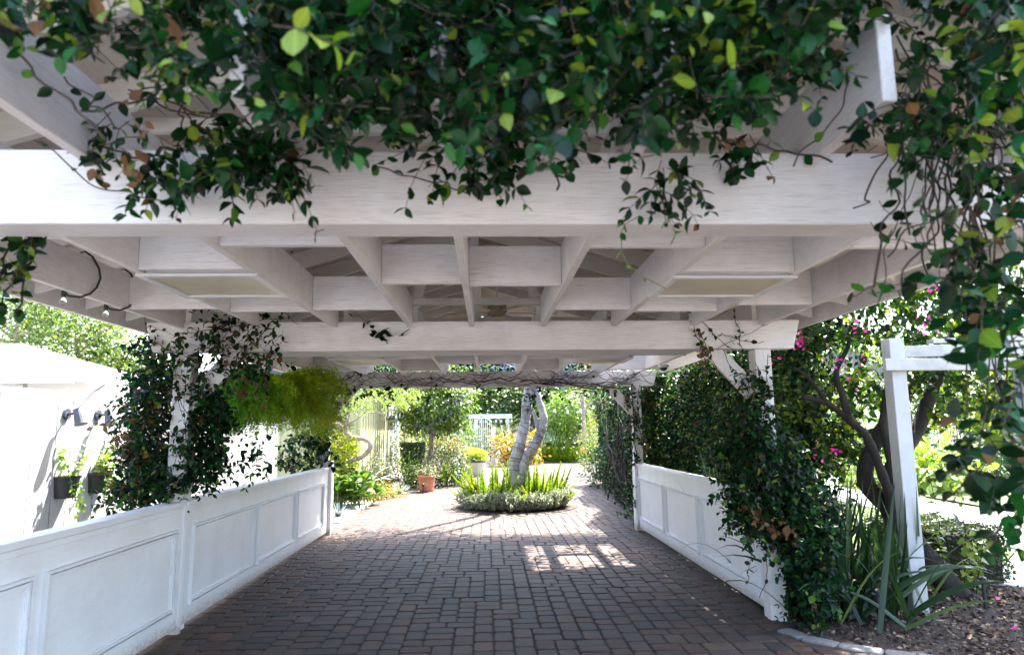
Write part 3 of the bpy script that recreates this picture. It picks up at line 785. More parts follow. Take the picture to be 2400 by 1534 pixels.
for poly, n in (([(330, 430), (420, 470), (560, 440), (700, 450), (760, 390), (600, 350), (480, 390), (400, 400)], 46), ([(1490, 400), (1560, 380), (1640, 440), (1590, 480), (1520, 470)], 11),
                ([(180, 250), (330, 300), (420, 380), (330, 400), (200, 330)], 12), ([(470, 260), (620, 330), (640, 420), (520, 400)], 24), ([(900, 350), (1330, 350), (1250, 420), (1080, 420)], 26), ([(1660, 330), (1800, 330), (1770, 375), (1690, 380)], 8)):
    for (x, y) in in_poly_pts(poly, n):                     # shoots hanging in front of the beam
        b = atY(x, y - 25, rng.uniform(1.95, 2.15))
        sprig(LS, st, b, (rng.normal() * 0.6, -0.25 + rng.normal() * 0.2, -0.3 + rng.normal() * 0.3), rng.uniform(0.08, 0.2), int(rng.integers(3, 6)), 0.045, 0.5, 0.4, young=0.06, dead=0.03)
for (x, y, dep, ang) in ((560, 20, 1.22, -1), (640, 60, 1.2, 1), (1000, 60, 1.45, .3), (1230, 200, 1.6, .2), (1390, 300, 1.5, -.2), (1410, 200, 1.5, .5), (1660, 60, 1.4, .2), (1760, 150, 1.5, -.4), (1880, 60, 1.35, .3), (1450, 140, 1.5, .5), (240, 60, 1.35, .5), (380, 50, 1.4, .2), (1660, 150, 1.5, 0), (1780, 20, 1.3, .3), (60, 20, 1.25, .6)):
    b = atY(x, y, dep)                                      # long bright young shoots
    sprig(LS, st, b, (0.7 * ang, -0.3, 0.5 if ang != 1 else -0.4), rng.uniform(0.14, 0.26), int(rng.integers(4, 6)), 0.050, 0.2, 0.3, young=0.9, dead=0.0, rad=0.002)
# dry brown leaves caught in the stems at the left
for (x, y) in [(150, 90), (50, 210), (110, 200), (130, 180), (330, 250), (340, 290), (350, 310), (300, 380), (325, 400), (290, 370), (340, 420), (240, 410), (210, 400), (370, 145), (1720, 320), (290, 230), (260, 190), (70, 110), (880, 90), (1710, 340)]:
    b = atY(x, y, rng.uniform(1.7, 2.1))
    for _ in range(2):
        LS.add(b + rng.normal(size=3) * 0.012, rdir(1, -0.8)[0], rdir(1)[0], 0.038 * rng.uniform(0.7, 1.2), 0.985)
# bare stems
for (a, b, dp) in (((20, 100), (250, 330), 1.75), ((150, 180), (270, 300), 1.8), ((190, 260), (520, 270), 1.95), ((230, 340), (420, 370), 2.1), ((330, 210), (500, 330), 2.0), ((430, 240), (420, 410), 2.1), ((880, 390), (1110, 460), 2.12), ((90, 330), (380, 470), 2.1), ((1860, 390), (1990, 190), 1.85), ((1690, 330), (1950, 380), 1.95), ((570, 340), (590, 470), 2.1), ((1300, 380), (1305, 445), 2.1), ((640, 300), (300, 210), 2.0), ((1370, 120), (1260, 240), 1.5)):
    A, Bp = atY(a[0], a[1], dp), atY(b[0], b[1], dp + rng.uniform(-0.1, 0.1))
    pth = wob(A, Bp, 9, 0.014); st.tube(pth, rng.uniform(0.0022, 0.0042), 5)
    for q in pth[1::6]:
        if rng.random() < 0.6: LS.add(np.array(q), rdir(1, -0.6)[0], rdir(1, 1)[0], 0.042, lcs(1, 0.2, 0.05))
LS.build(fv, M['jasmine'], T_MIX, 300)
st.build('stems', M['stem'], fv)

rv = thing('climbing_vine', 'tangle of brown stems and dark leaves filling the top right corner', 'vine', (1.75, 2.0, 2.5))
LS = Leaves(); st = MB()
for (x, y) in in_poly_pts([(2080, -120), (2440, -120), (2440, 470), (2330, 420), (2250, 430), (2160, 360), (2060, 330), (1990, 320), (2010, 270), (2085, 220), (2090, 100)], 200):
    b = atY(x, y, rng.uniform(1.55, 2.15))
    sprig(LS, st, b, (rng.normal() * 0.6, -0.4 + rng.normal() * 0.4, -0.1 + rng.normal() * 0.5), rng.uniform(0.08, 0.18), int(rng.integers(3, 5)), 0.044, 0.35, 0.4, young=0.05, dead=0.03)
for (x, y) in in_poly_pts([(2290, -60), (2440, -60), (2440, 330), (2330, 330), (2290, 100)], 26):
    b = atY(x, y, rng.uniform(1.35, 1.6))
    sprig(LS, st, b, (rng.normal() * 0.6, -0.3, -0.1 + rng.normal() * 0.5), rng.uniform(0.12, 0.2), 4, 0.046, 0.4, 0.4, young=0.3, dead=0.0)
for i in range(46):                                          # the thicket of bare stems
    x, y = rng.uniform(2080, 2330), rng.uniform(60, 420)
    dp = rng.uniform(1.9, 2.18)
    A = atY(x, y, dp); Bp = atY(x + rng.uniform(-120, 200), y + rng.uniform(80, 420), dp + rng.uniform(-0.2, 0.05))
    st.tube(wob(A, Bp, 9, 0.02), rng.uniform(0.0013, 0.004), 4, False)
for (x, y) in [(2300, 560), (2340, 420), (2370, 440), (2210, 330), (2250, 300), (2330, 540), (2290, 460), (2350, 500)]:
    b = atY(x, y, 2.0)
    for _ in range(4): LS.add(b + rng.normal(size=3) * 0.03, rdir(1, -0.8)[0], rdir(1)[0], 0.045 * rng.uniform(0.7, 1.2), 0.985)
LS.build(rv, M['jasmine'], T_MIX, 250)
st.build('stems', M['stem'], rv)

hv = thing('hanging_vine', 'leafy vine hanging down the right edge in front of the arbor', 'vine', (1.75, 2.0, 1.5))
LS = Leaves(); st = MB()
main = [(2330, 480), (2345, 600), (2350, 720), (2365, 840), (2380, 960), (2350, 1080), (2300, 1190)]
for k in range(9):
    pth = []
    dp = rng.uniform(1.75, 2.25); ox = rng.uniform(-90, 90)
    for (x, y) in main[:int(rng.integers(4, 8))]: pth.append(atY(x + ox + rng.normal() * 14, y + rng.normal() * 12, dp))
    st.tube([tuple(q) for q in pth], [0.004 - 0.0004 * i for i in range(len(pth))], 5)
for (x, y) in in_poly_pts([(2210, 560), (2280, 500), (2420, 520), (2420, 780), (2350, 770), (2240, 700), (2190, 620)], 44) + in_poly_pts([(2330, 780), (2420, 780), (2420, 960), (2350, 960), (2290, 850)], 10) + in_poly_pts([(2230, 1010), (2420, 920), (2420, 1230), (2350, 1230), (2310, 1100), (2240, 1100)], 22):
    b = atY(x, y, rng.uniform(1.6, 2.2))
    sprig(LS, st, b, (-0.4 + rng.normal() * 0.6, -0.2 + rng.normal() * 0.4, -0.3 + rng.normal() * 0.4), rng.uniform(0.08, 0.16), int(rng.integers(3, 5)), 0.050, 0.35, 0.35, young=0.10, dead=0.02, rad=0.002)
for a, b in (((2160, 570), (2040, 520)), ((2200, 600), (2060, 470)), ((2150, 640), (1990, 690)), ((2280, 1060), (2190, 1100)), ((2270, 640), (2330, 560))):
    A, Bp = atY(a[0], a[1], 1.95), atY(b[0], b[1], 2.0)
    pth = wob(A, Bp, 8, 0.008); st.tube(pth, 0.0016, 4)
    for q in pth[1::3]:
        LS.add(np.array(q), rdir(1, -0.5)[0], rdir(1, 1)[0], 0.045, lcs(1, 0.15, 0.0))
LS.build(hv, M['jasmine'], [T_NEARC, T_HEART, T_NEAR], 240)
st.build('stems', M['stem'], hv)

lv = thing('hanging_vine', 'short leafy strand hanging under the front beam at the left edge', 'vine', (-1.7, 2.35, 2.1))
LS = Leaves(); st = MB()
for a, b in (((80, 535), (10, 760)), ((40, 540), (0, 650)), ((70, 545), (130, 550)), ((60, 560), (30, 730))):
    A, Bp = atY(a[0], a[1], 2.4), atY(b[0], b[1], 2.4); pth = wob(A, Bp, 9, 0.008); st.tube(pth, 0.004, 5)
    for q in pth[::3]:
        for _ in range(3):
            LS.add(np.array(q) + rng.normal(size=3) * 0.01, nrm(rng.normal(size=3) + np.array([0, -.3, -.4])), rdir(1, 0.8)[0], 0.05 * rng.uniform(0.6, 1.2), lcs(1, 0.25, 0))
LS.build(lv, M['jasmine'], T_NEAR, 120)
st.build('stems', M['stem'], lv)

tv = thing('trailing_shoot', 'thin leafy shoot dangling below the front beam, right of centre', 'vine', (0.55, 2.2, 2.3))
LS = Leaves(); st = MB()
pts = [(1500, 505), (1465, 525), (1455, 545), (1458, 590), (1470, 620), (1510, 650), (1560, 675)]
pth = [atY(x, y, 2.15 + 0.03 * i) for i, (x, y) in enumerate(pts)]
st.tube([tuple(q) for q in pth], 0.0016, 5)
for i, q in enumerate(pth[:-1]):
    for _ in range(2): LS.add(q, nrm(rng.normal(size=3) * .6 + np.array([0, 0, -.6])), rdir(1, .5)[0], 0.032 if i < 4 else 0.018, 0.6 if i < 3 else 0.9)
LS.build(tv, M['jasmine'], T_NEAR, 20); st.build('stem', M['greenstem'], tv)
# ================================================================== VINES ON THE POSTS AND THE FAR BEAM
def strands(st, LS, segs, dp0, dp1, r=(0.0018, 0.004), leaf=0.05, pr=0.5, amp=0.012, n=9, young=0.05, dead=0.05, k=4):
    for a, b in segs:
        A = atY(a[0], a[1], rng.uniform(dp0, dp1)); Bp = atY(b[0], b[1], rng.uniform(dp0, dp1))
        pth = wob(A, Bp, n, amp); st.tube(pth, rng.uniform(*r), k, False)
        for q in pth[1::3]:
            for _ in range(2):
                if rng.random() < pr: LS.add(np.array(q), nrm(rng.normal(size=3) + np.array([0, -0.3, -0.5])), rdir(1, 0.6)[0], leaf * rng.uniform(0.6, 1.2), lcs(1, young, dead))
def vine_fill(LS, st, poly, n, d0, d1, size, young=0.05, dead=0.02, dirn=(0, -0.4, -0.1), L0=0.12, L1=0.3, pairs=(4, 7), wander=0.45, grav=0.3):
    for (x, y) in in_poly_pts(poly, n):
        b = atY(x, y, rng.uniform(d0, d1))
        sprig(LS, st, b, np.array(dirn) + rng.normal(size=3) * 0.6, rng.uniform(L0, L1), int(rng.integers(*pairs)), size, grav, wander, young, dead)

pv = thing('climbing_vine', 'vine with brown dead leaves round the left near post', 'vine', (-2.57, 5.95, 1.0))
LS = Leaves(); st = MB()
vine_fill(LS, st, [(345, 810), (400, 780), (430, 850), (405, 1000), (410, 1110), (440, 1130), (330, 1150), (275, 1160), (270, 1140), (300, 1090), (305, 1010), (305, 940), (325, 870)], 520, 5.75, 6.6, 0.047, 0.06, 0.10)
vine_fill(LS, st, [(450, 860), (500, 880), (535, 970), (520, 1060), (550, 1080), (510, 1090), (440, 1130), (450, 1000)], 330, 5.8, 6.4, 0.047, 0.02, 0.03)
vine_fill(LS, st, [(255, 1150), (320, 1100), (480, 1120), (430, 1150), (250, 1165)], 80, 5.75, 6.1, 0.047, 0.10, 0.03)
vine_fill(LS, st, [(285, 1010), (310, 980), (340, 1060), (310, 1110), (290, 1070)], 26, 5.7, 6.2, 0.052, 0.02, 0.85)
vine_fill(LS, st, [(400, 760), (600, 700), (690, 770), (640, 830), (520, 880), (420, 850)], 70, 5.70, 5.84, 0.047, 0.04, 0.12)
vine_fill(LS, st, [(560, 830), (640, 820), (620, 900), (560, 900), (520, 860)], 22, 5.9, 6.2, 0.05, 0.03, 0.6)
vine_fill(LS, st, [(540, 1060), (640, 1000), (650, 1060), (560, 1140)], 12, 5.6, 6.0, 0.05, 0.2, 0.0)
strands(st, LS, [((350, 760), (560, 860)), ((420, 780), (690, 740)), ((440, 830), (430, 1170)), ((410, 850), (455, 1150)), ((460, 870), (405, 1100)), ((400, 900), (470, 1020)), ((405, 1010), (455, 990)), ((402, 1040), (450, 1080)), ((403, 1070), (448, 1030)), ((640, 750), (520, 900)), ((480, 830), (400, 960)), ((340, 690), (345, 900)), ((330, 900), (240, 1000)), ((580, 700), (480, 860)), ((200, 850), (350, 780)), ((430, 1120), (330, 1190)), ((460, 1100), (560, 1010)), ((700, 760), (610, 690)), ((500, 860), (610, 750)), ((330, 790), (180, 960))], 5.70, 5.85, leaf=0.05, pr=0.45, dead=0.12)
LS.build(pv, M['jasmine_shaded'], T_MIX, 300); st.build('stems', M['twig'], pv)

pv = thing('climbing_vine', 'dense dark vine swallowing the right near post and panel end', 'vine', (2.45, 5.85, 0.8))
LS = Leaves(); st = MB()
vine_fill(LS, st, [(1705, 1040), (1750, 980), (1800, 990), (1840, 1010), (1890, 1090), (1935, 1170), (1940, 1260), (1925, 1390), (1890, 1460), (1862, 1470), (1858, 1260), (1800, 1245), (1760, 1240), (1705, 1160), (1712, 1110)], 1000, 5.62, 6.25, 0.050, 0.035, 0.02)
vine_fill(LS, st, [(1685, 1140), (1740, 1120), (1770, 1200), (1800, 1260), (1770, 1270), (1730, 1200)], 60, 5.55, 5.8, 0.050, 0.06, 0.03)
vine_fill(LS, st, [(1870, 1130), (1940, 1200), (1945, 1400), (1900, 1450), (1870, 1380)], 100, 5.4, 5.8, 0.052, 0.08, 0.0)
vine_fill(LS, st, [(1740, 880), (1800, 860), (1815, 990), (1770, 1010)], 40, 5.72, 5.88, 0.05, 0.03, 0.03)
vine_fill(LS, st, [(1770, 1180), (1810, 1170), (1810, 1230), (1760, 1230)], 8, 5.45, 5.55, 0.05, 0.0, 0.9)
strands(st, LS, [((1620, 700), (1650, 830)), ((1640, 750), (1760, 850)), ((1650, 830), (1800, 760)), ((1720, 720), (1745, 830)), ((1680, 820), (1760, 910)), ((1770, 850), (1790, 1000)), ((1800, 830), (1790, 1010)), ((1640, 770), (1660, 850)), ((1740, 830), (1770, 980)), ((1560, 690), (1630, 700)), ((1690, 780), (1790, 800)), ((1800, 1290), (1780, 1400)), ((1765, 1270), (1750, 1370))], 5.76, 5.86, leaf=0.05, pr=0.5, dead=0.08)
strands(st, LS, [((1640, 780), (1655, 870)), ((1650, 800), (1640, 860)), ((1660, 810), (1680, 880))], 5.80, 5.85, leaf=0.05, pr=0.8, dead=0.95)
LS.build(pv, M['jasmine_shaded'], T_MIX, 300); st.build('stems', M['twig'], pv)

cv = thing('trailing_shoot', 'small dark leaf cluster dangling on the middle beam, left of centre', 'vine', (-0.75, 5.8, 2.4))
LS = Leaves(); st = MB()
strands(st, LS, [((815, 735), (880, 775)), ((880, 775), (900, 790)), ((890, 790), (960, 770))], 5.80, 5.83, leaf=0.05, pr=0.25, dead=0)
for _ in range(14): LS.add(atY(rng.normal(893, 9), rng.normal(782, 8), 5.78), nrm(rng.normal(size=3) + np.array([0, -.3, -.6])), rdir(1, .4)[0], 0.06, 0.1)
LS.build(cv, M['jasmine_shaded'], T_NEAR, 20); st.build('stem', M['twig'], cv)

fb = thing('climbing_vine', 'bare brown vine stems looping over the far beam', 'vine', (0, 10.9, 2.4))
LS = Leaves(); st = MB()
for i in range(150):
    x = rng.uniform(770, 1510); y0 = rng.uniform(862, 885)
    if rng.random() < 0.5 and not (x < 950 or x > 1300): continue
    dp = rng.uniform(10.86, 10.99); w = rng.uniform(15, 95) * rng.choice([-1, 1]); h = rng.uniform(18, 44)
    A, C_, Bp = atY(x, y0, dp), atY(x + w * 0.5, y0 + h, dp), atY(x + w, y0 + rng.uniform(0, 20), dp)
    t = np.linspace(0, 1, 9)[:, None]; q = (1 - t) ** 2 * A + 2 * t * (1 - t) * C_ + t * t * Bp
    st.tube([tuple(v) for v in q + rng.normal(size=q.shape) * 0.006], rng.uniform(0.002, 0.006), 4, False)
for i in range(9):
    x = rng.uniform(780, 1350); pth = wob(atY(x, rng.uniform(893, 908), 10.93), atY(x + rng.uniform(120, 320), rng.uniform(890, 912), 10.93), 14, 0.03)
    st.tube(pth, rng.uniform(0.004, 0.009), 5, False)
vine_fill(LS, st, [(770, 880), (850, 890), (1010, 908), (1200, 914), (1400, 905), (1450, 900), (1450, 918), (1200, 925), (1000, 925), (850, 935), (790, 960)], 60, 10.85, 11.2, 0.06, 0.03, 0.04)
vine_fill(LS, st, [(765, 900), (830, 890), (800, 960), (775, 1000)], 40, 10.8, 11.2, 0.06, 0.03, 0.04)
LS.build(fb, M['jasmine_shaded'], T_NEAR, 120); st.build('stems', M['twig'], fb)

rvn = thing('climbing_vine', 'leafy vine spilling over the far end of the pergola roof', 'vine', (0, 11.9, 2.9))
LS = Leaves(); st = MB()
n = 11000
P = np.stack([rng.uniform(-3.0, 2.9, n), rng.normal(11.85, 0.2, n), np.zeros(n)], 1)
P[:, 2] = np.where(rng.random(n) < 0.75, rng.uniform(2.42, 3.75, n), 3.66 - 0.31 * np.abs(P[:, 0] + 0.1) + rng.normal(0.1, 0.1, n))
LS.add(P, rdir(n, -0.5), rdir(n, 0.6), rng.uniform(0.05, 0.085, n), lcs(n, 0.1, 0.03))
for i in range(24): st.tube(wob((rng.uniform(-2.8, 2.6), 11.75, 2.5), (rng.uniform(-2.8, 2.6), 11.75, 3.4), 9, 0.05), 0.008, 4, False)
LS.build(rvn, M['jasmine_shaded'], T_MID); st.build('stems', M['twig'], rvn)

rov = thing('climbing_vine', 'vine growing over the right slope of the pergola roof, with leaves added to block sun', 'vine', (2, 9.5, 3.2))
LS = Leaves()
n = 5200; X = rng.uniform(-3.1, 3.05, n); Y = rng.uniform(1.8, 11.6, n)
inh = (X > ADDED_HOLE[0] - 0.1) & (X < ADDED_HOLE[1] + 0.2) & (Y > ADDED_HOLE[2] - 0.1) & (Y < ADDED_HOLE[3] + 0.1)
keep = ~inh | (rng.random(n) < 0.45)
X, Y = X[keep], Y[keep]; n = len(X)
LS.add(np.stack([X, Y, 3.66 - 0.31 * np.abs(X + 0.1) + 0.05 + np.abs(rng.normal(0, 0.09, n))], 1), rdir(n, 0.2), rdir(n, 0.8), rng.uniform(0.06, 0.10, n), lcs(n, 0.2, 0.02))
n = 1100; ex = rng.uniform(ADDED_HOLE[0] - 0.15, ADDED_HOLE[1] + 0.15, n); ey = rng.uniform(ADDED_HOLE[2] - 0.1, ADDED_HOLE[3] + 0.1, n)  # leaves added over the roof gap to dapple the sun
g = np.sin(ex * 7.3 + 1) * np.sin(ey * 5.1) + 0.9 * np.maximum(np.abs(ex - 2.3) / 0.55, np.abs(ey - 10.45) / 0.92) ** 2
ok = g + 0.35 * rng.normal(size=n) > 0.30; ex, ey = ex[ok], ey[ok]; n = len(ex)
LS.add(np.stack([ex, ey, 3.66 - 0.31 * np.abs(ex + 0.1) + rng.uniform(0, 0.25, n)], 1), rdir(n), rdir(n, 1.2), rng.uniform(0.07, 0.13, n), lcs(n, 0.2, 0))
n = 3600  # unseen strip added along the right eave to block a sun streak
LS.add(np.stack([rng.uniform(2.9, 3.42, n), rng.uniform(5.6, 11.8, n), rng.uniform(2.78, 3.12, n)], 1), rdir(n), rdir(n, 0.8), rng.uniform(0.06, 0.10, n), lcs(n, 0.15, 0.02))
LS.build(rov, M['jasmine_shaded'], T_MID)

lf = thing('climbing_vine', 'bushy green vine round the left far post above the panelled wall', 'vine', (-2.6, 10.9, 1.2))
LS = Leaves(); st = MB()
vine_fill(LS, st, [(655, 1060), (690, 1010), (740, 985), (772, 1000), (768, 1070), (730, 1100), (680, 1110), (655, 1095)], 90, 10.5, 11.3, 0.065, 0.2, 0.04)
vine_fill(LS, st, [(740, 980), (775, 960), (775, 1090), (745, 1095)], 50, 10.6, 11.0, 0.06, 0.02, 0.03)
strands(st, LS, [((745, 1000), (770, 1080)), ((770, 990), (735, 1080)), ((775, 960), (750, 1090)), ((762, 1020), (776, 1040))], 10.7, 10.9, r=(0.004, 0.01), leaf=0.055, pr=0.3)
LS.build(lf, M['jasmine_shaded'], T_NEAR, 120); st.build('stems', M['twig'], lf)

rf = thing('climbing_vine', 'green vine hedge beyond the far right post', 'hedge', (2.8, 14.0, 0))
LS = Leaves(); st = MB()
n = 34000
t = rng.random(n) ** 1.3
P = np.stack([2.70 + 0.62 * t + np.abs(rng.normal(0, 0.20, n)) - 0.10 * np.sin(t * 13), 11.6 + 9.0 * t, rng.uniform(0.06, 2.5, n)], 1)
P[:, 0] += np.clip(0.35 - P[:, 2], 0, 0.35) * rng.uniform(-0.5, 0.6, n)
lump = np.sin(P[:, 1] * 3.1 + P[:, 2] * 2.3) * np.cos(P[:, 2] * 3.7 + P[:, 1] * 1.3); P[:, 0] -= 0.13 * lump
LS.add(P, nrm(rng.normal(size=(n, 3)) + np.array([-0.5, -0.4, -0.3])), nrm(rng.normal(size=(n, 3)) * 0.5 + np.array([-0.5, -0.4, 0.6])), rng.uniform(0.055, 0.09, n), lcs(n, 0.14, 0.05))
vine_fill(LS, st, [(1470, 905), (1500, 905), (1515, 1080), (1480, 1080)], 36, 10.85, 11.0, 0.055, 0.03, 0.25)
vine_fill(LS, st, [(1460, 1150), (1490, 1100), (1490, 1210), (1465, 1200)], 24, 10.9, 11.8, 0.06, 0.05, 0.05)
strands(st, LS, [((1480, 900), (1495, 1080)), ((1510, 910), (1480, 1060)), ((1470, 920), (1505, 1040)), ((1520, 960), (1470, 1010)), ((1500, 900), (1490, 1000))], 10.9, 10.98, r=(0.004, 0.010), leaf=0.055, pr=0.3, dead=0.3)
for i in range(40): st.tube(wob((rng.uniform(2.7, 3.0), rng.uniform(12, 17), 0), (rng.uniform(2.6, 3.0), rng.uniform(12, 17), rng.uniform(1, 2.4)), 9, 0.05), rng.uniform(0.004, 0.012), 4, False)
LS.build(rf, M['jasmine_shaded'], T_NEAR, 200); st.build('stems', M['twig'], rf)

# trellis with green posts, overgrown, outside the right wall
M['greenpost'] = plain('green_post_paint', (0.02, 0.075, 0.055), 0.55, 0.25, 9)
tr = thing('trellis', 'dark green post trellis outside the right panelled wall', 'trellis', (3.45, 9.7, 0))
for y in (8.0, 9.6, 11.2, 12.8, 14.4): MB().box(3.50, 3.60, y, y + 0.10, -0.02, 2.35).build('post', M['greenpost'], tr, bevel=0.004)
for z in (1.2, 2.28): MB().box(3.525, 3.575, 8.1, 14.4, z, z + 0.06).build('rail', M['greenpost'], tr)
tvn = thing('climbing_vine', 'tangled vine covering the green trellis behind the right wall, with a crest added to block sun', 'vine', (3.6, 9.8, 0))
LS = Leaves(); st = MB()
n = 46000
P = np.stack([3.36 + np.abs(rng.normal(0, 0.26, n)), rng.uniform(7.4, 16.2, n), rng.uniform(0.2, 2.55, n)], 1)
g = np.sin(P[:, 1] * 2.9 + 1.0) * np.sin(P[:, 2] * 3.3 + P[:, 1] * 0.7) + 0.35 * rng.normal(size=n)
P = P[(g > -0.62) | (P[:, 2] > 2.1)]
n = len(P)
LS.add(P, nrm(rng.normal(size=(n, 3)) + np.array([-0.4, -0.4, -0.3])), nrm(rng.normal(size=(n, 3)) * 0.6 + np.array([-0.4, -0.4, 0.6])), rng.uniform(0.05, 0.08, n), lcs(n, 0.12, 0.06))
n = 7500                                                    # unseen crest added to block the sun under the right eave
P = np.stack([rng.normal(3.75, 0.25, n), rng.uniform(6.9, 12.2, n), rng.uniform(2.45, 3.45, n)], 1)
LS.add(P, rdir(n, 0.2), rdir(n, 1.0), rng.uniform(0.05, 0.075, n), lcs(n, 0.2, 0.02))
for i in range(200):
    y = rng.uniform(7.5, 15.8); st.tube(wob((rng.uniform(3.5, 3.8), y, rng.uniform(0.8, 2.0)), (rng.uniform(3.45, 3.8), y + rng.normal() * 0.7, rng.uniform(1.8, 2.6)), 9, 0.04), rng.uniform(0.003, 0.010), 4, False)
LS.build(tvn, M['jasmine_shaded'], T_NEAR, 220); st.build('stems', M['twig'], tvn)

# ------------------------------------------------------------------ hanging fern basket, left
M['fernfine'] = fol('asparagus_fern', [(0, (0.03, 0.14, 0.008)), (0.3, (0.12, 0.27, 0.012)), (0.6, (0.25, 0.36, 0.014)), (1, (0.42, 0.44, 0.03))], 0.5, 0.35, (1.2, 1.3, 0.5), spec=0.1)  # greens lifted to stand in for sun that the roof blocks
hb = thing('hanging_basket', 'huge feathery green fern in a hanging basket by the left eave', 'plant', (-2.75, 8.9, 2.05))
c0 = np.array([-2.75, 8.9, 2.16])
MB().lathe([(0.10, -0.16), (0.17, -0.05), (0.19, 0.04)], (c0[0], c0[1], c0[2] - 0.05), 16).build('basket', M['black'], hb, smooth=True)
mb = MB()
for a in (0, 2.1, 4.2): mb.tube([(c0[0] + 0.18 * math.cos(a), c0[1] + 0.18 * math.sin(a), c0[2]), (c0[0], c0[1], 2.68)], 0.003, 4)
mb.build('hanger', M['darkmetal'], hb)
LS = Leaves(); st = MB()
for i in range(620):
    a = rng.uniform(0, 2 * math.pi); el = rng.uniform(-0.45, 0.65)
    d = np.array([math.cos(a) * math.cos(el), math.sin(a) * math.cos(el), math.sin(el)]); p = c0 + d * 0.05; L_ = rng.uniform(0.26, 0.55) * (0.72 + 0.28 * abs(d[0]))
    if d[1] < -0.2: L_ *= 0.8
    v = d * L_ * 0.14; pth = []
    lcb = np.clip(0.26 + 0.45 * d[0] - 0.1 * d[1] + rng.normal() * 0.16, 0, 1)  # sunlit side painted in: fronds turn yellower towards the right
    for k in range(13):
        p = p + v; v = v + np.array([0, 0, -0.0042]); pth.append(p)
    st.tube([tuple(q) for q in pth], 0.0022, 3, False)
    q = np.array(pth)[1:]; m_ = 16
    pp = np.repeat(q, m_, 0) + rng.normal(size=(len(q) * m_, 3)) * 0.028
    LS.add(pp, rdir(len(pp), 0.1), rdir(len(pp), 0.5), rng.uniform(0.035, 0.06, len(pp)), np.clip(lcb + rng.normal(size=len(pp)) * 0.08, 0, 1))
LS.build(hb, M['fernfine'], (np.array([(-0.11, 0, 0), (0.11, 0, 0), (0, 1, -0.1)], float), np.array([(0, 1, 2)])), name='fronds'); st.build('stems', M['greenstem'], hb)

# ================================================================== LEFT SIDE: board fence, lamps, pots, neighbour's roof
fe = thing('board_fence', 'tall white vertical board fence along the left side', 'fence', (-4.2, 8.5, 0))
y = 2.0; k = 0
while y < 13.85:
    w = [0.34, 0.24, 0.235, 0.35, 0.24, 0.46][k % 6]; w = min(w, 13.9 - y)
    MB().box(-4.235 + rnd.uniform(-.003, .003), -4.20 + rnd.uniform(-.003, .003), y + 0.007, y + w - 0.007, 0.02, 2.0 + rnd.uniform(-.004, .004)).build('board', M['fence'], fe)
    y += w; k += 1
MB().box(-4.262, -4.240, 2.0, 13.9, 0.02, 1.97).build('groove_shade_board', M['gap'], fe)  # added dark sheet, its colour stands in for shade in the grooves
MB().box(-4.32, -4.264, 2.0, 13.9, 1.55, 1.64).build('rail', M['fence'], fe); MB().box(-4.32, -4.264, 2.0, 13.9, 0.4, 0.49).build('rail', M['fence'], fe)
MB().box(-4.29, -4.19, 13.9, 14.0, -0.02, 2.02).build('post', M['fence'], fe)
M['lamp'] = plain('lamp_slate', (0.06, 0.065, 0.085), 0.45, 0.25, 20, 0.2)
for (y, lab) in ((7.02, 'dark wall spotlight on the white fence, the left one of two'), (7.57, 'dark wall spotlight on the white fence, half behind vine leaves')):
    t = thing('wall_lamp', lab, 'lamp', (-4.2, y, 1.78), 'spotlights on the white fence')
    mb = MB(); mb.tube([(-4.197, y, 1.78), (-4.175, y, 1.78)], [0.06, 0.055], 14); mb.build('wall_plate', M['lamp'], t)
    mb = MB(); mb.tube([(-4.175, y, 1.78), (-4.09, y - 0.03, 1.785), (-4.05, y - 0.04, 1.775)], 0.014, 8); mb.build('arm', M['lamp'], t)
    mb = MB(); mb.tube([(-4.07, y - 0.035, 1.825), (-4.045, y - 0.045, 1.77), (-4.015, y - 0.055, 1.69), (-4.010, y - 0.057, 1.675)], [0.038, 0.046, 0.058, 0.062], 14); mb.build('head', M['lamp'], t, smooth=False)
    mb = MB(); mb.tube([(-4.19, y, 1.84), (-4.12, y - 0.01, 1.90), (-4.07, y - 0.03, 1.83)], 0.004, 5); mb.build('wire', M['cable'], t)
M['pepper'] = fol('pot_plant_leaf', [(0, (0.05, 0.13, 0.02)), (0.5, (0.11, 0.22, 0.03)), (0.8, (0.25, 0.36, 0.05)), (1, (0.3, 0.35, 0.08))], 0.45, 0.35)
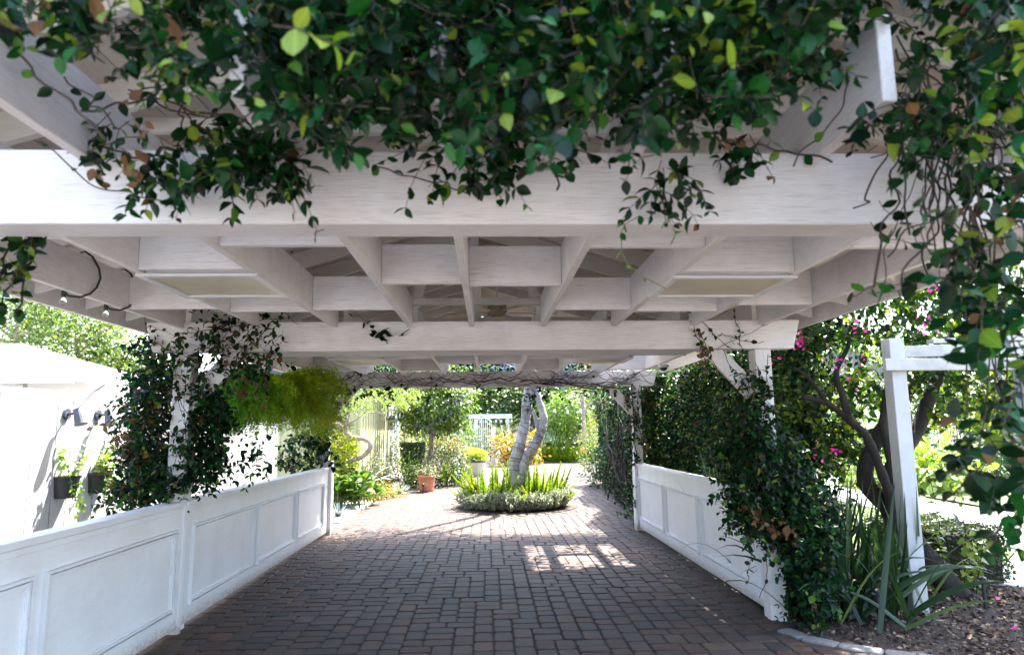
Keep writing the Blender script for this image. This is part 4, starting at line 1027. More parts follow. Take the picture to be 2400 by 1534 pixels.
def half_pot(y, z, w, label, plabel, tall, n):
    t = thing('wall_pot', label, 'pot', (-4.2, y, z), 'black half pots on the fence')
    mb = MB(); prof = [(0.72, -0.13), (0.80, -0.12), (0.97, 0.05), (0.99, 0.06), (1.06, 0.062), (1.06, 0.085), (1.0, 0.085)]
    K = 12; n0 = 0
    for r_, zz in prof:
        for j in range(K + 1):
            a = -math.pi / 2 + math.pi * j / K; mb.v.append((-4.197 + 0.17 * r_ * math.cos(a), y + w / 2 * r_ * math.sin(a), z + zz))
    for i in range(len(prof) - 1):
        for j in range(K): mb.f.append((i * (K + 1) + j, i * (K + 1) + j + 1, (i + 1) * (K + 1) + j + 1, (i + 1) * (K + 1) + j))
        mb.f.append((i * (K + 1) + K, i * (K + 1), (i + 1) * (K + 1), (i + 1) * (K + 1) + K))
    mb.f.append(tuple(reversed(range(K + 1))))
    mb.build('pot', M['black'], t)
    mb = MB(); mb.poly([(-4.197 + 0.16 * math.cos(-math.pi / 2 + math.pi * j / K), y + w / 2 * 0.95 * math.sin(-math.pi / 2 + math.pi * j / K), z + 0.055) for j in range(K + 1)]); mb.build('soil', M['soil'], t)
    p = thing('potted_plant', plabel, 'plant', (-4.12, y, z + 0.06))
    LS = Leaves(); st = MB()
    for i in range(n):
        b = np.array([-4.12 + rng.normal() * 0.03, y + rng.normal() * 0.05, z + 0.055])
        sprig(LS, st, b, (0.15 + rng.normal() * 0.3, rng.normal() * 0.35, 1.0), rng.uniform(0.4, 1.0) * tall, int(rng.integers(6, 11)), 0.06, -0.15, 0.25, 0.5, 0.0, rad=0.004)
    for i in range(3):
        b = np.array([-4.06, y + rng.normal() * 0.08, z + 0.08])
        sprig(LS, st, b, (0.2, rng.normal() * 0.3, -0.4), rng.uniform(0.25, 0.5), 7, 0.05, 0.4, 0.3, 0.3, 0.0, rad=0.003)
    LS.build(p, M['pepper'], T_NEAR, 120); st.build('stems', M['greenstem'], p)
half_pot(7.04, 1.09, 0.25, 'black half pot on the white fence, clear of the vine', 'upright leafy plant in the black fence pot at far left', 0.42, 4)
half_pot(7.62, 1.09, 0.27, 'black half pot on the white fence, partly behind the post vine', 'light green plant in the fence pot behind the post vine', 0.36, 8)
t = thing('wall_pot', 'small dark fence pot just showing above the left panelled wall', 'pot', (-4.2, 10.6, 0.72), 'black half pots on the fence')
MB().box(-4.19, -4.02, 10.5, 10.74, 0.60, 0.74).build('pot', M['black'], t, bevel=0.02)

m, nt, N, L, B = nodes('roof_shingle'); M['shingle'] = m
tc = N.new('ShaderNodeTexCoord'); bk = N.new('ShaderNodeTexBrick'); bk.inputs['Scale'].default_value = 4.0; bk.inputs['Mortar Size'].default_value = 0.012
bk.inputs['Color1'].default_value = (0.145, 0.142, 0.142, 1); bk.inputs['Color2'].default_value = (0.125, 0.122, 0.122, 1); bk.inputs['Mortar'].default_value = (0.08, 0.08, 0.08, 1)
L.new(tc.outputs['Object'], bk.inputs[0]); L.new(bk.outputs[0], B.inputs['Base Color']); B.inputs['Roughness'].default_value = 0.9
nh = thing('neighbour_house', 'low house with pale shingle hip roof behind the white fence', 'house', (-12, 18, 0))
mb = MB()
A, Bq, C_, D_ = (-7.7, 14.0, 2.35), (-7.7, 24, 2.35), (-12.7, 19.0, 4.05), (-22, 14.0, 2.35)
mb.v = [A, D_, (-22, 19.0, 4.05), C_, Bq, (-22, 24, 2.35)]
mb.f = [(0, 3, 2, 1), (0, 4, 3), (4, 5, 2, 3), (0, 1, 5, 4)]
mb.build('roof', M['shingle'], nh); MB().box(-21.7, -8.0, 14.3, 23.7, -0.02, 2.34).build('wall', M['white'], nh); MB().box(-22, -7.68, 13.95, 13.998, 2.22, 2.36).build('gutter', M['white'], nh)
MB().tube([(-11.0, 17.3, 3.2), (-11.0, 17.3, 3.75)], 0.05, 8).build('vent_pipe', M['white'], nh)
pc = thing('patio_cover', 'flat white patio cover edge showing over the fence, far left', 'roof', (-8, 10.5, 0))
MB().box(-11, -5.95, 10.0, 12.5, 2.34, 2.47).build('roof_slab', M['white'], pc); MB().box(-8.1, -8.0, 10.1, 10.2, -0.02, 2.34).build('post', M['white'], pc)
MB().box(-11, -5.9, 9.93, 9.985, 2.30, 2.50).build('fascia_board', M['white'], pc); MB().box(-6.75, -6.65, 10.05, 10.15, -0.02, 2.34).build('post', M['white'], pc)
t = thing('utility_pole', 'thin utility pole with crossarms far behind the left fence', 'pole', (-30, 55, 0))
MB().tube([(-30, 55, 0), (-30, 55, 10.4)], 0.14, 8).build('pole', M['twig'], t); MB().bar((-31.2, 55, 9.9), (-28.8, 55, 9.9), 0.12, 0.14).build('crossarm', M['twig'], t)

# string light cables round the left joist and clear bulbs under the eave
M['glass'] = bpy.data.materials.new('bulb_glass'); M['glass'].use_nodes = True
gb = M['glass'].node_tree.nodes['Principled BSDF']; gb.inputs['Transmission Weight'].default_value = 1.0; gb.inputs['Roughness'].default_value = 0.02; gb.inputs['IOR'].default_value = 1.2; gb.inputs['Base Color'].default_value = (0.95, 0.97, 0.97, 1)
sl = thing('string_light', 'black cable with clear bulbs looped round the left edge joist', 'string light', (-2.65, 4.5, 2.5))
for y in (3.72, 4.38, 4.86):
    pth = []
    for k in range(15):
        a = -0.5 + k / 14 * (math.pi + 0.9)
        pth.append((-2.60 + 0.075 * math.cos(a) + 0.02, y + 0.10 * k / 14, 2.59 + 0.165 * math.sin(a - math.pi / 2) * 1.0))
    pth = [(-2.64, y + 0.03, 2.74), (-2.59, y + 0.01, 2.745), (-2.565, y + 0.05, 2.72), (-2.558, y + 0.12, 2.66), (-2.555, y + 0.14, 2.60), (-2.557, y + 0.11, 2.53), (-2.562, y + 0.05, 2.475), (-2.585, y - 0.02, 2.440), (-2.63, y - 0.06, 2.440), (-2.66, y - 0.07, 2.47)]
    MB().tube(pth, 0.007, 6).build('cable', M['cable'], sl, smooth=True)
    MB().lathe([(0.012, 0.0), (0.016, -0.03), (0.014, -0.045)][::-1], (-2.655, y - 0.07, 2.475), 10).build('socket', M['cable'], sl)
    MB().lathe([(0.004, -0.098), (0.015, -0.090), (0.021, -0.075), (0.017, -0.058), (0.011, -0.046)], (-2.655, y - 0.07, 2.475), 12).build('bulb', M['glass'], sl, smooth=True)
MB().tube([(-2.645, y_, 2.60 + 0.03 * math.sin(y_ * 5)) for y_ in np.linspace(2.4, 5.8, 18)], 0.005, 5).build('cable', M['cable'], sl)
# dome camera on the right joist of the far bay
dc = thing('security_camera', 'small white dome security camera under the far right joist', 'camera', (2.36, 9.6, 2.44))
q = atY(1555, 856, 9.4)
MB().lathe([(0.06, -0.03), (0.075, -0.02), (0.078, 0.01), (0.07, 0.02)], tuple(q), 18).build('base', M['white'], dc, smooth=True)
MB().lathe([(0.008, -0.075), (0.035, -0.066), (0.052, -0.045), (0.056, -0.028)], tuple(q), 16).build('dome', M['darkmetal'], dc, smooth=True)
# ================================================================== THE PLANTED CIRCLE
mb = MB(); mb.poly([(CIRC[0] + 1.29 * math.cos(a), CIRC[1] + 1.29 * math.sin(a), 0.006) for a in np.linspace(0, 2 * math.pi, 48, endpoint=False)])
tag(mb.build('round_bed_soil', M['mulch']), kind='structure')
M['silver'] = fol('silver_shrub', [(0, (0.1, 0.125, 0.085)), (0.4, (0.2, 0.235, 0.17)), (0.75, (0.33, 0.36, 0.27)), (1, (0.25, 0.22, 0.14))], 0.6, 0.2, (1.2, 1.25, 0.8), 0.2)
LS = Leaves(); st = MB()
for i in range(1500):
    a = rng.uniform(0, 2 * math.pi); r_ = 1.06 - abs(rng.normal(0, 0.22)); lump = 0.5 + 0.5 * math.sin(a * 9 + 1.3) * math.sin(a * 5)
    if r_ < 0.45: continue
    b = np.array([CIRC[0] + r_ * math.cos(a), CIRC[1] + r_ * math.sin(a), 0.02]); h = rng.uniform(0.20, 0.38) * (0.8 + 0.35 * lump)
    d = nrm(np.array([math.cos(a) * 0.3 * (r_ > 0.8), math.sin(a) * 0.3 * (r_ > 0.8), 1.0]) + rng.normal(size=3) * 0.28)
    k = 10; tt = np.linspace(0.25, 1, k)
    q = b + d * h * tt[:, None] + rng.normal(size=(k, 3)) * 0.012
    st.tube([tuple(b), tuple(b + d * h * 0.6), tuple(b + d * h)], 0.003, 3, False)
    q = np.repeat(q, 4, 0)
    LS.add(q, nrm(rng.normal(size=(len(q), 3)) + np.array([0, 0, 0.5])), rdir(len(q), 0.6), rng.uniform(0.03, 0.052, len(q)), np.clip(rng.normal(0.55, 0.2, len(q)), 0, 1))
gc = LS.build(None, M['silver'], T_MID, name='silver_groundcover'); tag(gc, 'low silver grey shrubs ringing the round bed', 'ground cover', kind='stuff')
o = st.build('groundcover_stems', M['twig'], gc)

M['foxtail'] = fol('foxtail_fern', [(0, (0.07, 0.15, 0.01)), (0.5, (0.17, 0.27, 0.012)), (0.85, (0.30, 0.37, 0.02)), (1, (0.30, 0.20, 0.04))], 0.5, 0.35, spec=0.2)
def plume_mesh(lc, L_=0.55, seed=0):
    LS = Leaves(); g = np.random.default_rng(seed)
    k = 46; t = np.linspace(0.03, 1, k)
    q = np.stack([np.zeros(k), 0.10 * t * t, t], 1) * L_
    m_ = 13
    p = np.repeat(q, m_, 0); tt = np.repeat(t, m_)
    d = g.normal(size=(len(p), 3)); d[:, 2] = np.abs(d[:, 2]) * 0.6 + 0.35; d = nrm(d)
    w = 0.070 * np.minimum(1.0, 1.25 - tt) * np.minimum(1, 0.5 + tt * 3)
    LS.add(p, d, g.normal(size=(len(p), 3)), w, np.clip(lc + g.normal(size=len(p)) * 0.12, 0, 1))
    p, d, x, n, z, c = LS.arrays(); V0 = np.array([(-0.15, 0, 0), (0.15, 0, 0), (0, 1, 0)], float); 
    V = p[:, None, :] + z[:, None, None] * (V0[None, :, 0:1] * x[:, None, :] + V0[None, :, 1:2] * d[:, None, :])
    return mesh_np('plume', V.reshape(-1, 3), np.arange(len(p) * 3).reshape(-1, 3), M['foxtail'], False, {'lc': np.repeat(c, 3)})
PL = [plume_mesh(0.25, seed=1), plume_mesh(0.45, seed=2), plume_mesh(0.6, seed=3), plume_mesh(0.75, seed=4), plume_mesh(0.98, seed=5)]
def foxtail(label, c, n, L0, L1, spread=0.25, group='foxtail ferns'):
    t = thing('foxtail_fern', label, 'fern', c, group)
    for i in range(n):
        a = rng.uniform(0, 2 * math.pi); tilt = abs(rng.normal(0, 0.75)) + 0.1; tilt = min(tilt, 1.28)
        s_ = rng.uniform(L0, L1) / 0.55
        r_ = spread * math.sqrt(rng.random())
        o = bpy.data.objects.new('plume', PL[int(rng.choice([0, 1, 1, 2, 2, 3, 3]))] if rng.random() > 0.04 else PL[4]); COL.objects.link(o); o.parent = t
        o.location = (r_ * math.cos(a), r_ * math.sin(a), 0.0)
        o.rotation_euler = Vector((math.cos(a) * math.sin(tilt), math.sin(a) * math.sin(tilt), math.cos(tilt))).to_track_quat('Z', 'Y').to_euler(); o.scale = (1.3, 1.3, s_)
    return t
foxtail('bright foxtail fern left of the white trunk in the round bed', (0.18, 14.35, 0.05), 92, 0.34, 0.92, 0.45)
foxtail('bright foxtail fern right of the white trunk in the round bed', (1.02, 14.55, 0.05), 84, 0.34, 0.92, 0.42)
for i, (px_, lab) in enumerate(((1258, 'foxtail fern at the left end of the far row'), (1290, 'foxtail fern second from the left in the far row'), (1322, 'foxtail fern third from the left in the far row'), (1352, 'foxtail fern at the right end of the far row'))):
    q = atZ(px_, 1082); foxtail(lab, (float(q[0]), float(q[1]) + 0.4, 0.02), 40, 0.55, 1.05, 0.6)
q = atZ(1060, 1128); foxtail('dark foxtail fern behind the terracotta pot', (float(q[0]), float(q[1]), 0.0), 34, 0.4, 0.75, 0.25)

# the white-barked tree with wound light strings
m, nt, N, L, B = nodes('pale_bark'); M['palebark'] = m
n1 = noise(N, L, 6, 6, 0.65, (1, 1, 0.6)); n2 = noise(N, L, 30, 5, 0.7, (1, 1, 2.5))
r1 = ramp(N, [(0.33, (0.10, 0.08, 0.07)), (0.45, (0.42, 0.38, 0.35)), (0.66, (0.60, 0.57, 0.54))]); L.new(n1, r1.inputs[0])
r2 = ramp(N, [(0.36, (0.28, 0.25, 0.23)), (0.55, (1, 1, 1))]); L.new(n2, r2.inputs[0])
L.new(mixc(N, L, r1.outputs[0], r2.outputs[0], 0.75, 'MULTIPLY'), B.inputs['Base Color']); B.inputs['Roughness'].default_value = 0.85; bump(N, L, n2, 1.0, 0.03, B)
wt = thing('white_tree', 'pale-barked twin-trunk tree in the middle of the round bed', 'tree', (0.64, 14.5, 0))
def limb(pts, r0, r1, k=12, n=24, jit=0.07):
    pth = smooth_path(pts, n); m_ = len(pth)
    rad = [(r0 + (r1 - r0) * i / (m_ - 1)) * (1 + jit * math.sin(i * 1.7) + jit * rng.normal() * 0.5) for i in range(m_)]
    return pth, rad
mbT = MB()
mainp, mainr = limb([(0.66, 14.5, -0.05), (0.64, 14.5, 0.25), (0.585, 14.5, 0.84), (0.66, 14.5, 1.19), (0.80, 14.52, 1.72), (0.86, 14.52, 2.26), (0.90, 14.55, 2.55)], 0.165, 0.085, 14, 30)
mbT.tube([tuple(p) for p in mainp], mainr, 14)
secp, secr = limb([(0.68, 14.45, 0.45), (0.78, 14.46, 0.93), (1.0, 14.46, 1.276), (1.13, 14.46, 1.56), (1.17, 14.46, 1.68)], 0.115, 0.09, 12, 24)
mbT.tube([tuple(p) for p in secp], secr, 12)
for pts, a, b in (([(1.15, 14.46, 1.60), (1.19, 14.46, 1.85), (1.10, 14.47, 2.17), (1.05, 14.5, 2.42)], 0.09, 0.062), ([(1.10, 14.46, 1.55), (1.02, 14.45, 1.80), (0.95, 14.45, 2.02)], 0.065, 0.03), ([(0.88, 14.52, 2.30), (1.00, 14.48, 2.48), (1.22, 14.3, 2.75), (1.2, 13.7, 3.9), (1.0, 13.1, 5.0)], 0.11, 0.04), ([(0.90, 14.55, 2.5), (0.80, 14.2, 3.2), (0.55, 13.6, 4.1), (0.3, 13.0, 5.2)], 0.10, 0.04), ([(1.2, 13.7, 3.9), (0.9, 13.2, 4.6), (-0.4, 12.8, 5.3)], 0.05, 0.02)):
    p, r_ = limb(pts, a, b, 10, 16); mbT.tube([tuple(v) for v in p], r_, 10)
mbT.build('trunk', M['palebark'], wt, smooth=True)
M['treeleaf'] = fol('tree_leaf', [(0, (0.012, 0.036, 0.0072)), (0.5, (0.027, 0.072, 0.012)), (0.8, (0.072, 0.132, 0.018)), (1, (0.12, 0.144, 0.03))], 0.4, 0.3)
LS = Leaves(); clump_crown(LS, (0.25, 12.9, 5.4), (1.5, 1.2, 0.8), 70, 30, 0.10, 0.25, 0.4, 0.15); LS.build(wt, M['treeleaf'], T_MID, name='crown')
wr = thing('light_wire', 'dark light-string wire wound round the white tree trunks', 'string light', (0.64, 14.5, 0))
mb = MB()
def wind(path, rad, turns_at, tilt=0.25):
    m_ = len(path)
    for f in turns_at:
        i = min(m_ - 2, max(1, int(f * (m_ - 1)))); c = path[i]; d = (path[i + 1] - path[i - 1]).normalized(); e = d.orthogonal().normalized(); g = d.cross(e)
        tl = tilt * rng.normal(); ph = rng.uniform(0, 6)
        pts = []
        for j in range(17):
            a = 2 * math.pi * j / 16
            pts.append(tuple(c + (e * math.cos(a) + g * math.sin(a)) * (rad[i] * 1.03 + 0.004) + d * (0.06 * tl * math.sin(a + ph))))
        mb.tube(pts, 0.0045, 4, False)
wind(mainp, mainr, [0.14, 0.2, 0.3, 0.34, 0.37, 0.40, 0.43, 0.52, 0.56, 0.60, 0.635, 0.67, 0.70, 0.735, 0.77, 0.81, 0.85, 0.90, 0.94], 0.5); mb.build('wire', M['cable'], wr); mb = MB()
wind(secp, secr, [0.15, 0.25, 0.35, 0.44, 0.5, 0.56, 0.62, 0.67, 0.70, 0.73, 0.8], 0.9)
mb.build('wire', M['cable'], wr)

# ================================================================== LEFT BEDS AND THE YELLOW HOUSE
M['yellow'] = paint('yellow_siding', (0.50, 0.47, 0.25), 'z', grain=0.2, dirt=0.12, rough=0.6)
yh = thing('yellow_house', 'pale yellow board-and-batten house on the left beyond the pergola', 'house', (-6, 25, 0))
MB().box(-6.2, -3.2, 17.5, 34, -0.03, 3.0).build('wall', M['yellow'], yh)
for x in (-3.30, -3.62, -3.94, -4.26, -4.58, -4.9, -5.2): MB().box(x - 0.025, x + 0.025, 17.475, 17.499, 0, 2.9).build('batten', M['yellow'], yh)
MB().box(-3.26, -3.175, 17.47, 17.56, 0, 2.9).build('corner_board', M['yellow'], yh)
for y in (17.9, 18.3, 18.7, 19.1, 19.5, 19.9, 20.3, 20.7, 21.1, 21.5, 25.6, 26.0, 26.4, 26.8, 27.2, 27.6, 28.0): MB().box(-3.199, -3.175, y - 0.025, y + 0.025, 0, 2.9).build('batten', M['yellow'], yh)
mb = MB(); mb.v = [(-2.7, 17.0, 2.9), (-2.7, 34.6, 2.9), (-4.7, 34.6, 3.7), (-4.7, 17.0, 3.7), (-6.7, 17.0, 2.9), (-6.7, 34.6, 2.9)]; mb.f = [(0, 1, 2, 3), (3, 2, 5, 4), (0, 3, 4), (1, 5, 2), (0, 4, 5, 1)]
mb.build('roof', M['shingle'], yh)
MB().box(-3.27, -3.14, 17.45, 17.53, 0.40, 0.62).v
MB().box(-3.55, -3.30, 17.455, 17.472, 0.38, 0.66).build('pet_door', M['black'], yh)
M['glasspane'] = plain('window_glass', (0.10, 0.14, 0.17), 0.08, 0.2, 2, bmp=0, spec=0.8)
for k, (y0, y1) in enumerate(((22.3, 23.35), (23.4, 24.45))):
    fr = MB()
    x0, x1 = -3.19, -3.15
    fr.box(x0, x1, y0, y0 + 0.11, 0.08, 2.15); fr.box(x0, x1, y1 - 0.11, y1, 0.08, 2.15); fr.box(x0, x1, y0 + .11, y1 - .11, 0.08, 0.55); fr.box(x0, x1, y0 + .11, y1 - .11, 2.03, 2.15)
    for j in range(1, 5): fr.box(x0 + .004, x1 - .004, y0 + .11, y1 - .11, 0.55 + j * 0.296 - 0.012, 0.55 + j * 0.296 + 0.012)
    ym = (y0 + y1) / 2; fr.box(x0 + .004, x1 - .004, ym - 0.012, ym + 0.012, 0.55, 2.03)
    d = fr.build('door', M['white'], yh)
    for a in range(2):
        for j in range(5):
            ya = (y0 + .11, ym + .012)[a]; yb = (ym - .012, y1 - .11)[a]
            MB().box(-3.182, -3.172, ya, yb, 0.55 + j * .296 + .012, 0.55 + (j + 1) * .296 - .012).build('pane', M['glasspane'], d)
MB().box(-3.199, -3.13, 22.15, 22.29, 0, 2.3).build('door_trim', M['white'], yh); MB().box(-3.199, -3.13, 24.46, 24.62, 0, 2.3).build('door_trim', M['white'], yh); MB().box(-3.199, -3.13, 22.15, 24.62, 2.301, 2.42).build('door_trim', M['white'], yh)
MB().box(-3.199, -2.75, 22.1, 24.6, -0.02, 0.10).build('doorstep', M['concrete'], yh)
M['lampglass'] = plain('lantern_glass', (0.55, 0.55, 0.5), 0.2, 0.1, 3, bmp=0)
for (y, lab) in ((21.75, 'black lantern on the yellow house left of the french doors'), (25.1, 'black lantern on the yellow house right of the french doors')):
    t = thing('wall_lantern', lab, 'lantern', (-3.17, y, 1.75), 'lanterns beside the french doors')
    cx = -3.0; z0 = 1.62; w = 0.085; h = 0.32
    mb = MB()
    for i in (-1, 1):
        for j in (-1, 1): mb.box(cx + i * w - .008, cx + i * w + .008, y + j * w - .008, y + j * w + .008, z0, z0 + h)
    for zz in (z0, z0 + h): mb.box(cx - w - .015, cx + w + .015, y - w - .015, y + w + .015, zz - .012, zz + .012)
    mb.box(cx - .006, cx + .006, y - w, y + w, z0 + h * .45, z0 + h * .5); mb.build('frame', M['darkmetal'], t)
    MB().box(cx - w * .8, cx + w * .8, y - w * .8, y + w * .8, z0 + .014, z0 + h - .014).build('glass', M['lampglass'], t)
    MB().lathe([(0.11, 0), (0.05, 0.09), (0.02, 0.14)], (cx, y, z0 + h + .013), 10).build('cap', M['darkmetal'], t)
    MB().tube([(-3.17, y, z0 + 0.25), (-3.13, y, z0 + 0.52), (-3.05, y, z0 + 0.60), (cx, y, z0 + 0.55), (cx, y, z0 + 0.46)], 0.012, 6).build('bracket', M['darkmetal'], t)

def bush(name, label, cat, c, rad, mat, leaf, ncl, per, tm=T_MID, clump_r=0.12, young=0.12, shell=0.6, up=0.6, stem=True, group=None, dead=0.0, drop=0.0, jit=0.4):
    t = thing(name, label, cat, (c[0], c[1], 0), group)
    LS = Leaves(); clump_crown(LS, c, rad, ncl, per, leaf, clump_r, shell, young, dead, up, zmin=0.03, drop=drop, jit=jit)
    LS.build(t, M[mat], tm)
    if stem:
        mb = MB()
        for i in range(7):
            a = rng.uniform(0, 6.28); mb.tube(wob((c[0] + 0.06 * math.cos(a), c[1] + 0.06 * math.sin(a), -0.02), (c[0] + rad[0] * 0.6 * math.cos(a), c[1] + rad[1] * 0.6 * math.sin(a), c[2]), 5, 0.02), 0.012, 5)
        mb.build('stems', M['twig'], t)
    return t
M['gold'] = fol('golden_shrub', [(0, (0.09295, 0.143, 0.01073)), (0.4, (0.2145, 0.2574, 0.0143)), (0.8, (0.3575, 0.3575, 0.02145)), (1, (0.3575, 0.3217, 0.03575))], 0.4, 0.35)
M['fleshy'] = fol('fleshy_leaf', [(0, (0.0288, 0.07488, 0.0144)), (0.5, (0.06336, 0.1267, 0.02304)), (0.85, (0.1498, 0.2189, 0.04032)), (1, (0.1728, 0.2304, 0.0576))], 0.35, 0.25)
M['lightgreen'] = fol('light_green_leaf', [(0, (0.0297, 0.07128, 0.008912)), (0.4, (0.07128, 0.1306, 0.01485)), (0.8, (0.1604, 0.2198, 0.0297)), (1, (0.202, 0.2258, 0.05346))], 0.4, 0.35)
M['midgreen'] = fol('mid_green_leaf', [(0, (0.00935, 0.03039, 0.00561)), (0.4, (0.02337, 0.06077, 0.00935)), (0.8, (0.0748, 0.1215, 0.01636)), (1, (0.0935, 0.1215, 0.02337))], 0.4, 0.3)
M['hedge'] = fol('hedge_leaf', [(0, (0.0077, 0.02475, 0.0066)), (0.4, (0.01925, 0.04675, 0.0099)), (0.8, (0.077, 0.11, 0.0165)), (1, (0.066, 0.055, 0.022))], 0.4, 0.25)
M['greygreen'] = fol('grey_green_leaf', [(0, (0.0432, 0.0576, 0.0288)), (0.4, (0.096, 0.1104, 0.0576)), (0.8, (0.1584, 0.1728, 0.096)), (1, (0.168, 0.1584, 0.096))], 0.55, 0.25)
M['orangeflower'] = fol('orange_flower_mix', [(0, (0.06, 0.096, 0.012)), (0.45, (0.144, 0.168, 0.018)), (0.7, (0.33, 0.24, 0.024)), (1, (0.33, 0.132, 0.03))], 0.5, 0.3)
M['croton'] = fol('croton_leaf', [(0, (0.03575, 0.06435, 0.00715)), (0.35, (0.2503, 0.2145, 0.00715)), (0.7, (0.5363, 0.3432, 0.00715)), (1, (0.429, 0.1144, 0.00715))], 0.35, 0.3, (1.3, 1.1, 0.4))
M['purple'] = fol('purple_flower', [(0, (0.16, 0.12, 0.45)), (1, (0.32, 0.25, 0.65))], 0.5, 0.3, (1, 1, 1))
M['pink'] = fol('bougainvillea_bract', [(0, (0.50, 0.02, 0.20)), (0.5, (0.75, 0.04, 0.36)), (1, (0.85, 0.12, 0.48))], 0.5, 0.4, (1.2, 0.8, 1.1))
M['red'] = fol('red_petal', [(0, (0.6, 0.02, 0.01)), (1, (0.8, 0.06, 0.02))], 0.4, 0.3, (1, 1, 1))
M['agave'] = fol('agave_leaf', [(0, (0.144, 0.192, 0.192)), (0.5, (0.224, 0.272, 0.272)), (1, (0.36, 0.4, 0.368))], 0.5, 0.1, (1, 1, 0.8))

q = atY(793, 1085, 13.0); bush('golden_shrub', 'bright golden shrub right behind the left end post', 'shrub', (q[0] - 0.52, 15.7, 0.95), (0.36, 0.38, 0.50), 'gold', 0.075, 90, 30, T_MID, 0.10, 0.3)
q = atY(770, 1080, 15.5); bush('green_shrub', 'yellow-green shrub in front of the yellow wall beside the post', 'shrub', (q[0], 16.2, 0.7), (0.5, 0.45, 0.7), 'lightgreen', 0.08, 60, 26, T_MID, 0.12, 0.3)
def fleshy(label, px_, py_, y, n, size, h):
    q = atY(px_, py_, y); t = thing('broadleaf_plant', label, 'plant', (q[0], y, 0), 'broadleaf plants in the left bed')
    LS = Leaves(); st = MB()
    for i in range(n):
        b = np.array([q[0] + rng.normal() * 0.2, y + rng.normal() * 0.2, 0.0]); top = b + np.array([rng.normal() * 0.12, rng.normal() * 0.12, rng.uniform(0.3, 1) * h]); st.tube([tuple(b), tuple(top)], 0.012, 5)
        k = 12; a = rng.uniform(0, 6.28, k); el = rng.uniform(0.0, 1.2, k)
        d = np.stack([np.cos(a) * np.cos(el), np.sin(a) * np.cos(el), np.sin(el)], 1)
        LS.add(np.repeat(top[None], k, 0) + rng.normal(size=(k, 3)) * 0.02 - np.array([0, 0, 0.1]) * rng.random((k, 1)), d, np.array([0, 0, 1.0]) + rng.normal(size=(k, 3)) * 0.3 - d * 0.3, size * rng.uniform(0.7, 1.2, k), lcs(k, 0.3, 0))
    LS.build(t, M['fleshy'], T_BROAD, 150); st.build('stems', M['greenstem'], t)
fleshy('broad-leaved green plant against the yellow wall, left clump', 797, 1150, 14.9, 22, 0.25, 0.62)
fleshy('broad-leaved green plant left of the striped agave', 833, 1140, 15.4, 18, 0.25, 0.60)
for i, (px_, py_, y, lab) in enumerate(((862, 1165, 16.4, 'low orange and yellow flowering plant at the bed front, left one'), (895, 1160, 16.9, 'low orange and yellow flowering plant at the bed front, right one'))):
    q = atY(px_, py_, y); bush('flowering_groundcover', lab, 'plant', (q[0], y, 0.12), (0.42, 0.30, 0.14), 'orangeflower', 0.045, 40, 30, T_MID, 0.09, 0.3, 0.3, stem=False, group='orange flowering plants')
def agave(name, label, c, n, L_, w, lc0, arch):
    t = thing(name, label, 'agave', c)
    for i in range(n):
        a = i * 2.4; el = rng.uniform(0.2, 1.3); mb = []; P = []
        d = np.array([math.cos(a) * math.cos(el), math.sin(a) * math.cos(el), math.sin(el)]); p = np.zeros(3); side = np.array([-math.sin(a), math.cos(a), 0]); V = []; F = []
        K = 8
        for k in range(K + 1):
            t_ = k / K; ww = w * (0.7 + 0.6 * t_) * (1 - t_ ** 3) + 0.001; up_ = np.cross(side, d)
            V += [p - side * ww + up_ * ww * 0.4, p, p + side * ww + up_ * ww * 0.4]
            p = p + d * L_ / K; d = nrm(d + np.array([0, 0, -arch]))
        for k in range(K):
            for j in (0, 1): F.append((k * 3 + j, k * 3 + j + 1, k * 3 + j + 4, k * 3 + j + 3))
        me = mesh_np('leaf', np.array(V), F, M['agave'], True, {'lc': np.tile([1.0, lc0, 1.0], K + 1) if lc0 < 0.5 and arch > 0.1 else np.full(len(V), lc0 + rng.uniform(-.2, .2))}); link('leaf', me, t)
q = atZ(935, 1156); agave('blue_agave', 'small blue-grey agave beside the brick path edge', (q[0], q[1], 0.0), 26, 0.34, 0.035, 0.5, 0.02)
q = atZ(878, 1150); agave('striped_agave', 'arching pale striped agave near the yellow wall', (q[0] - 0.2, q[1] - 0.5, 0.05), 12, 1.05, 0.05, 0.2, 0.16)
q = atZ(770, 1198); agave('blue_agave', 'small spiky grey agave at the concrete edge by the end post', (q[0] + 0.35, 13.4, 0.0), 22, 0.26, 0.025, 0.4, 0.02)
q = atY(880, 1115, 18.6); bush('greygreen_shrub', 'pale grey-green shrub below the left lantern', 'shrub', (q[0], 18.8, 0.45), (0.42, 0.38, 0.42), 'greygreen', 0.06, 46, 26, T_MID, 0.12, 0.2)
q = atY(940, 1120, 19.2); bush('green_shrub', 'light green feathery shrub left of the terracotta pot', 'shrub', (q[0], 19.2, 0.42), (0.52, 0.42, 0.45), 'lightgreen', 0.07, 60, 28, T_NARROW, 0.12, 0.3)
q = atY(935, 1085, 22.5); bush('variegated_shrub', 'variegated shrub in front of the cone hedge, left side', 'shrub', (q[0], 22.5, 0.75), (0.5, 0.45, 0.6), 'greygreen', 0.07, 60, 26, T_MID, 0.13, 0.3)
q = atY(1040, 1100, 20.0); bush('dark_shrub', 'dark mottled shrub behind the terracotta pot', 'shrub', (q[0], 20.2, 0.45), (0.62, 0.45, 0.48), 'hedge', 0.065, 70, 28, T_MID, 0.13, 0.3)
q = atY(1050, 1072, 25.0); bush('greygreen_shrub', 'long pale green clipped shrub behind the dark shrub', 'shrub', (q[0], 25.2, 0.75), (1.0, 0.5, 0.6), 'greygreen', 0.07, 80, 28, T_MID, 0.14, 0.4)
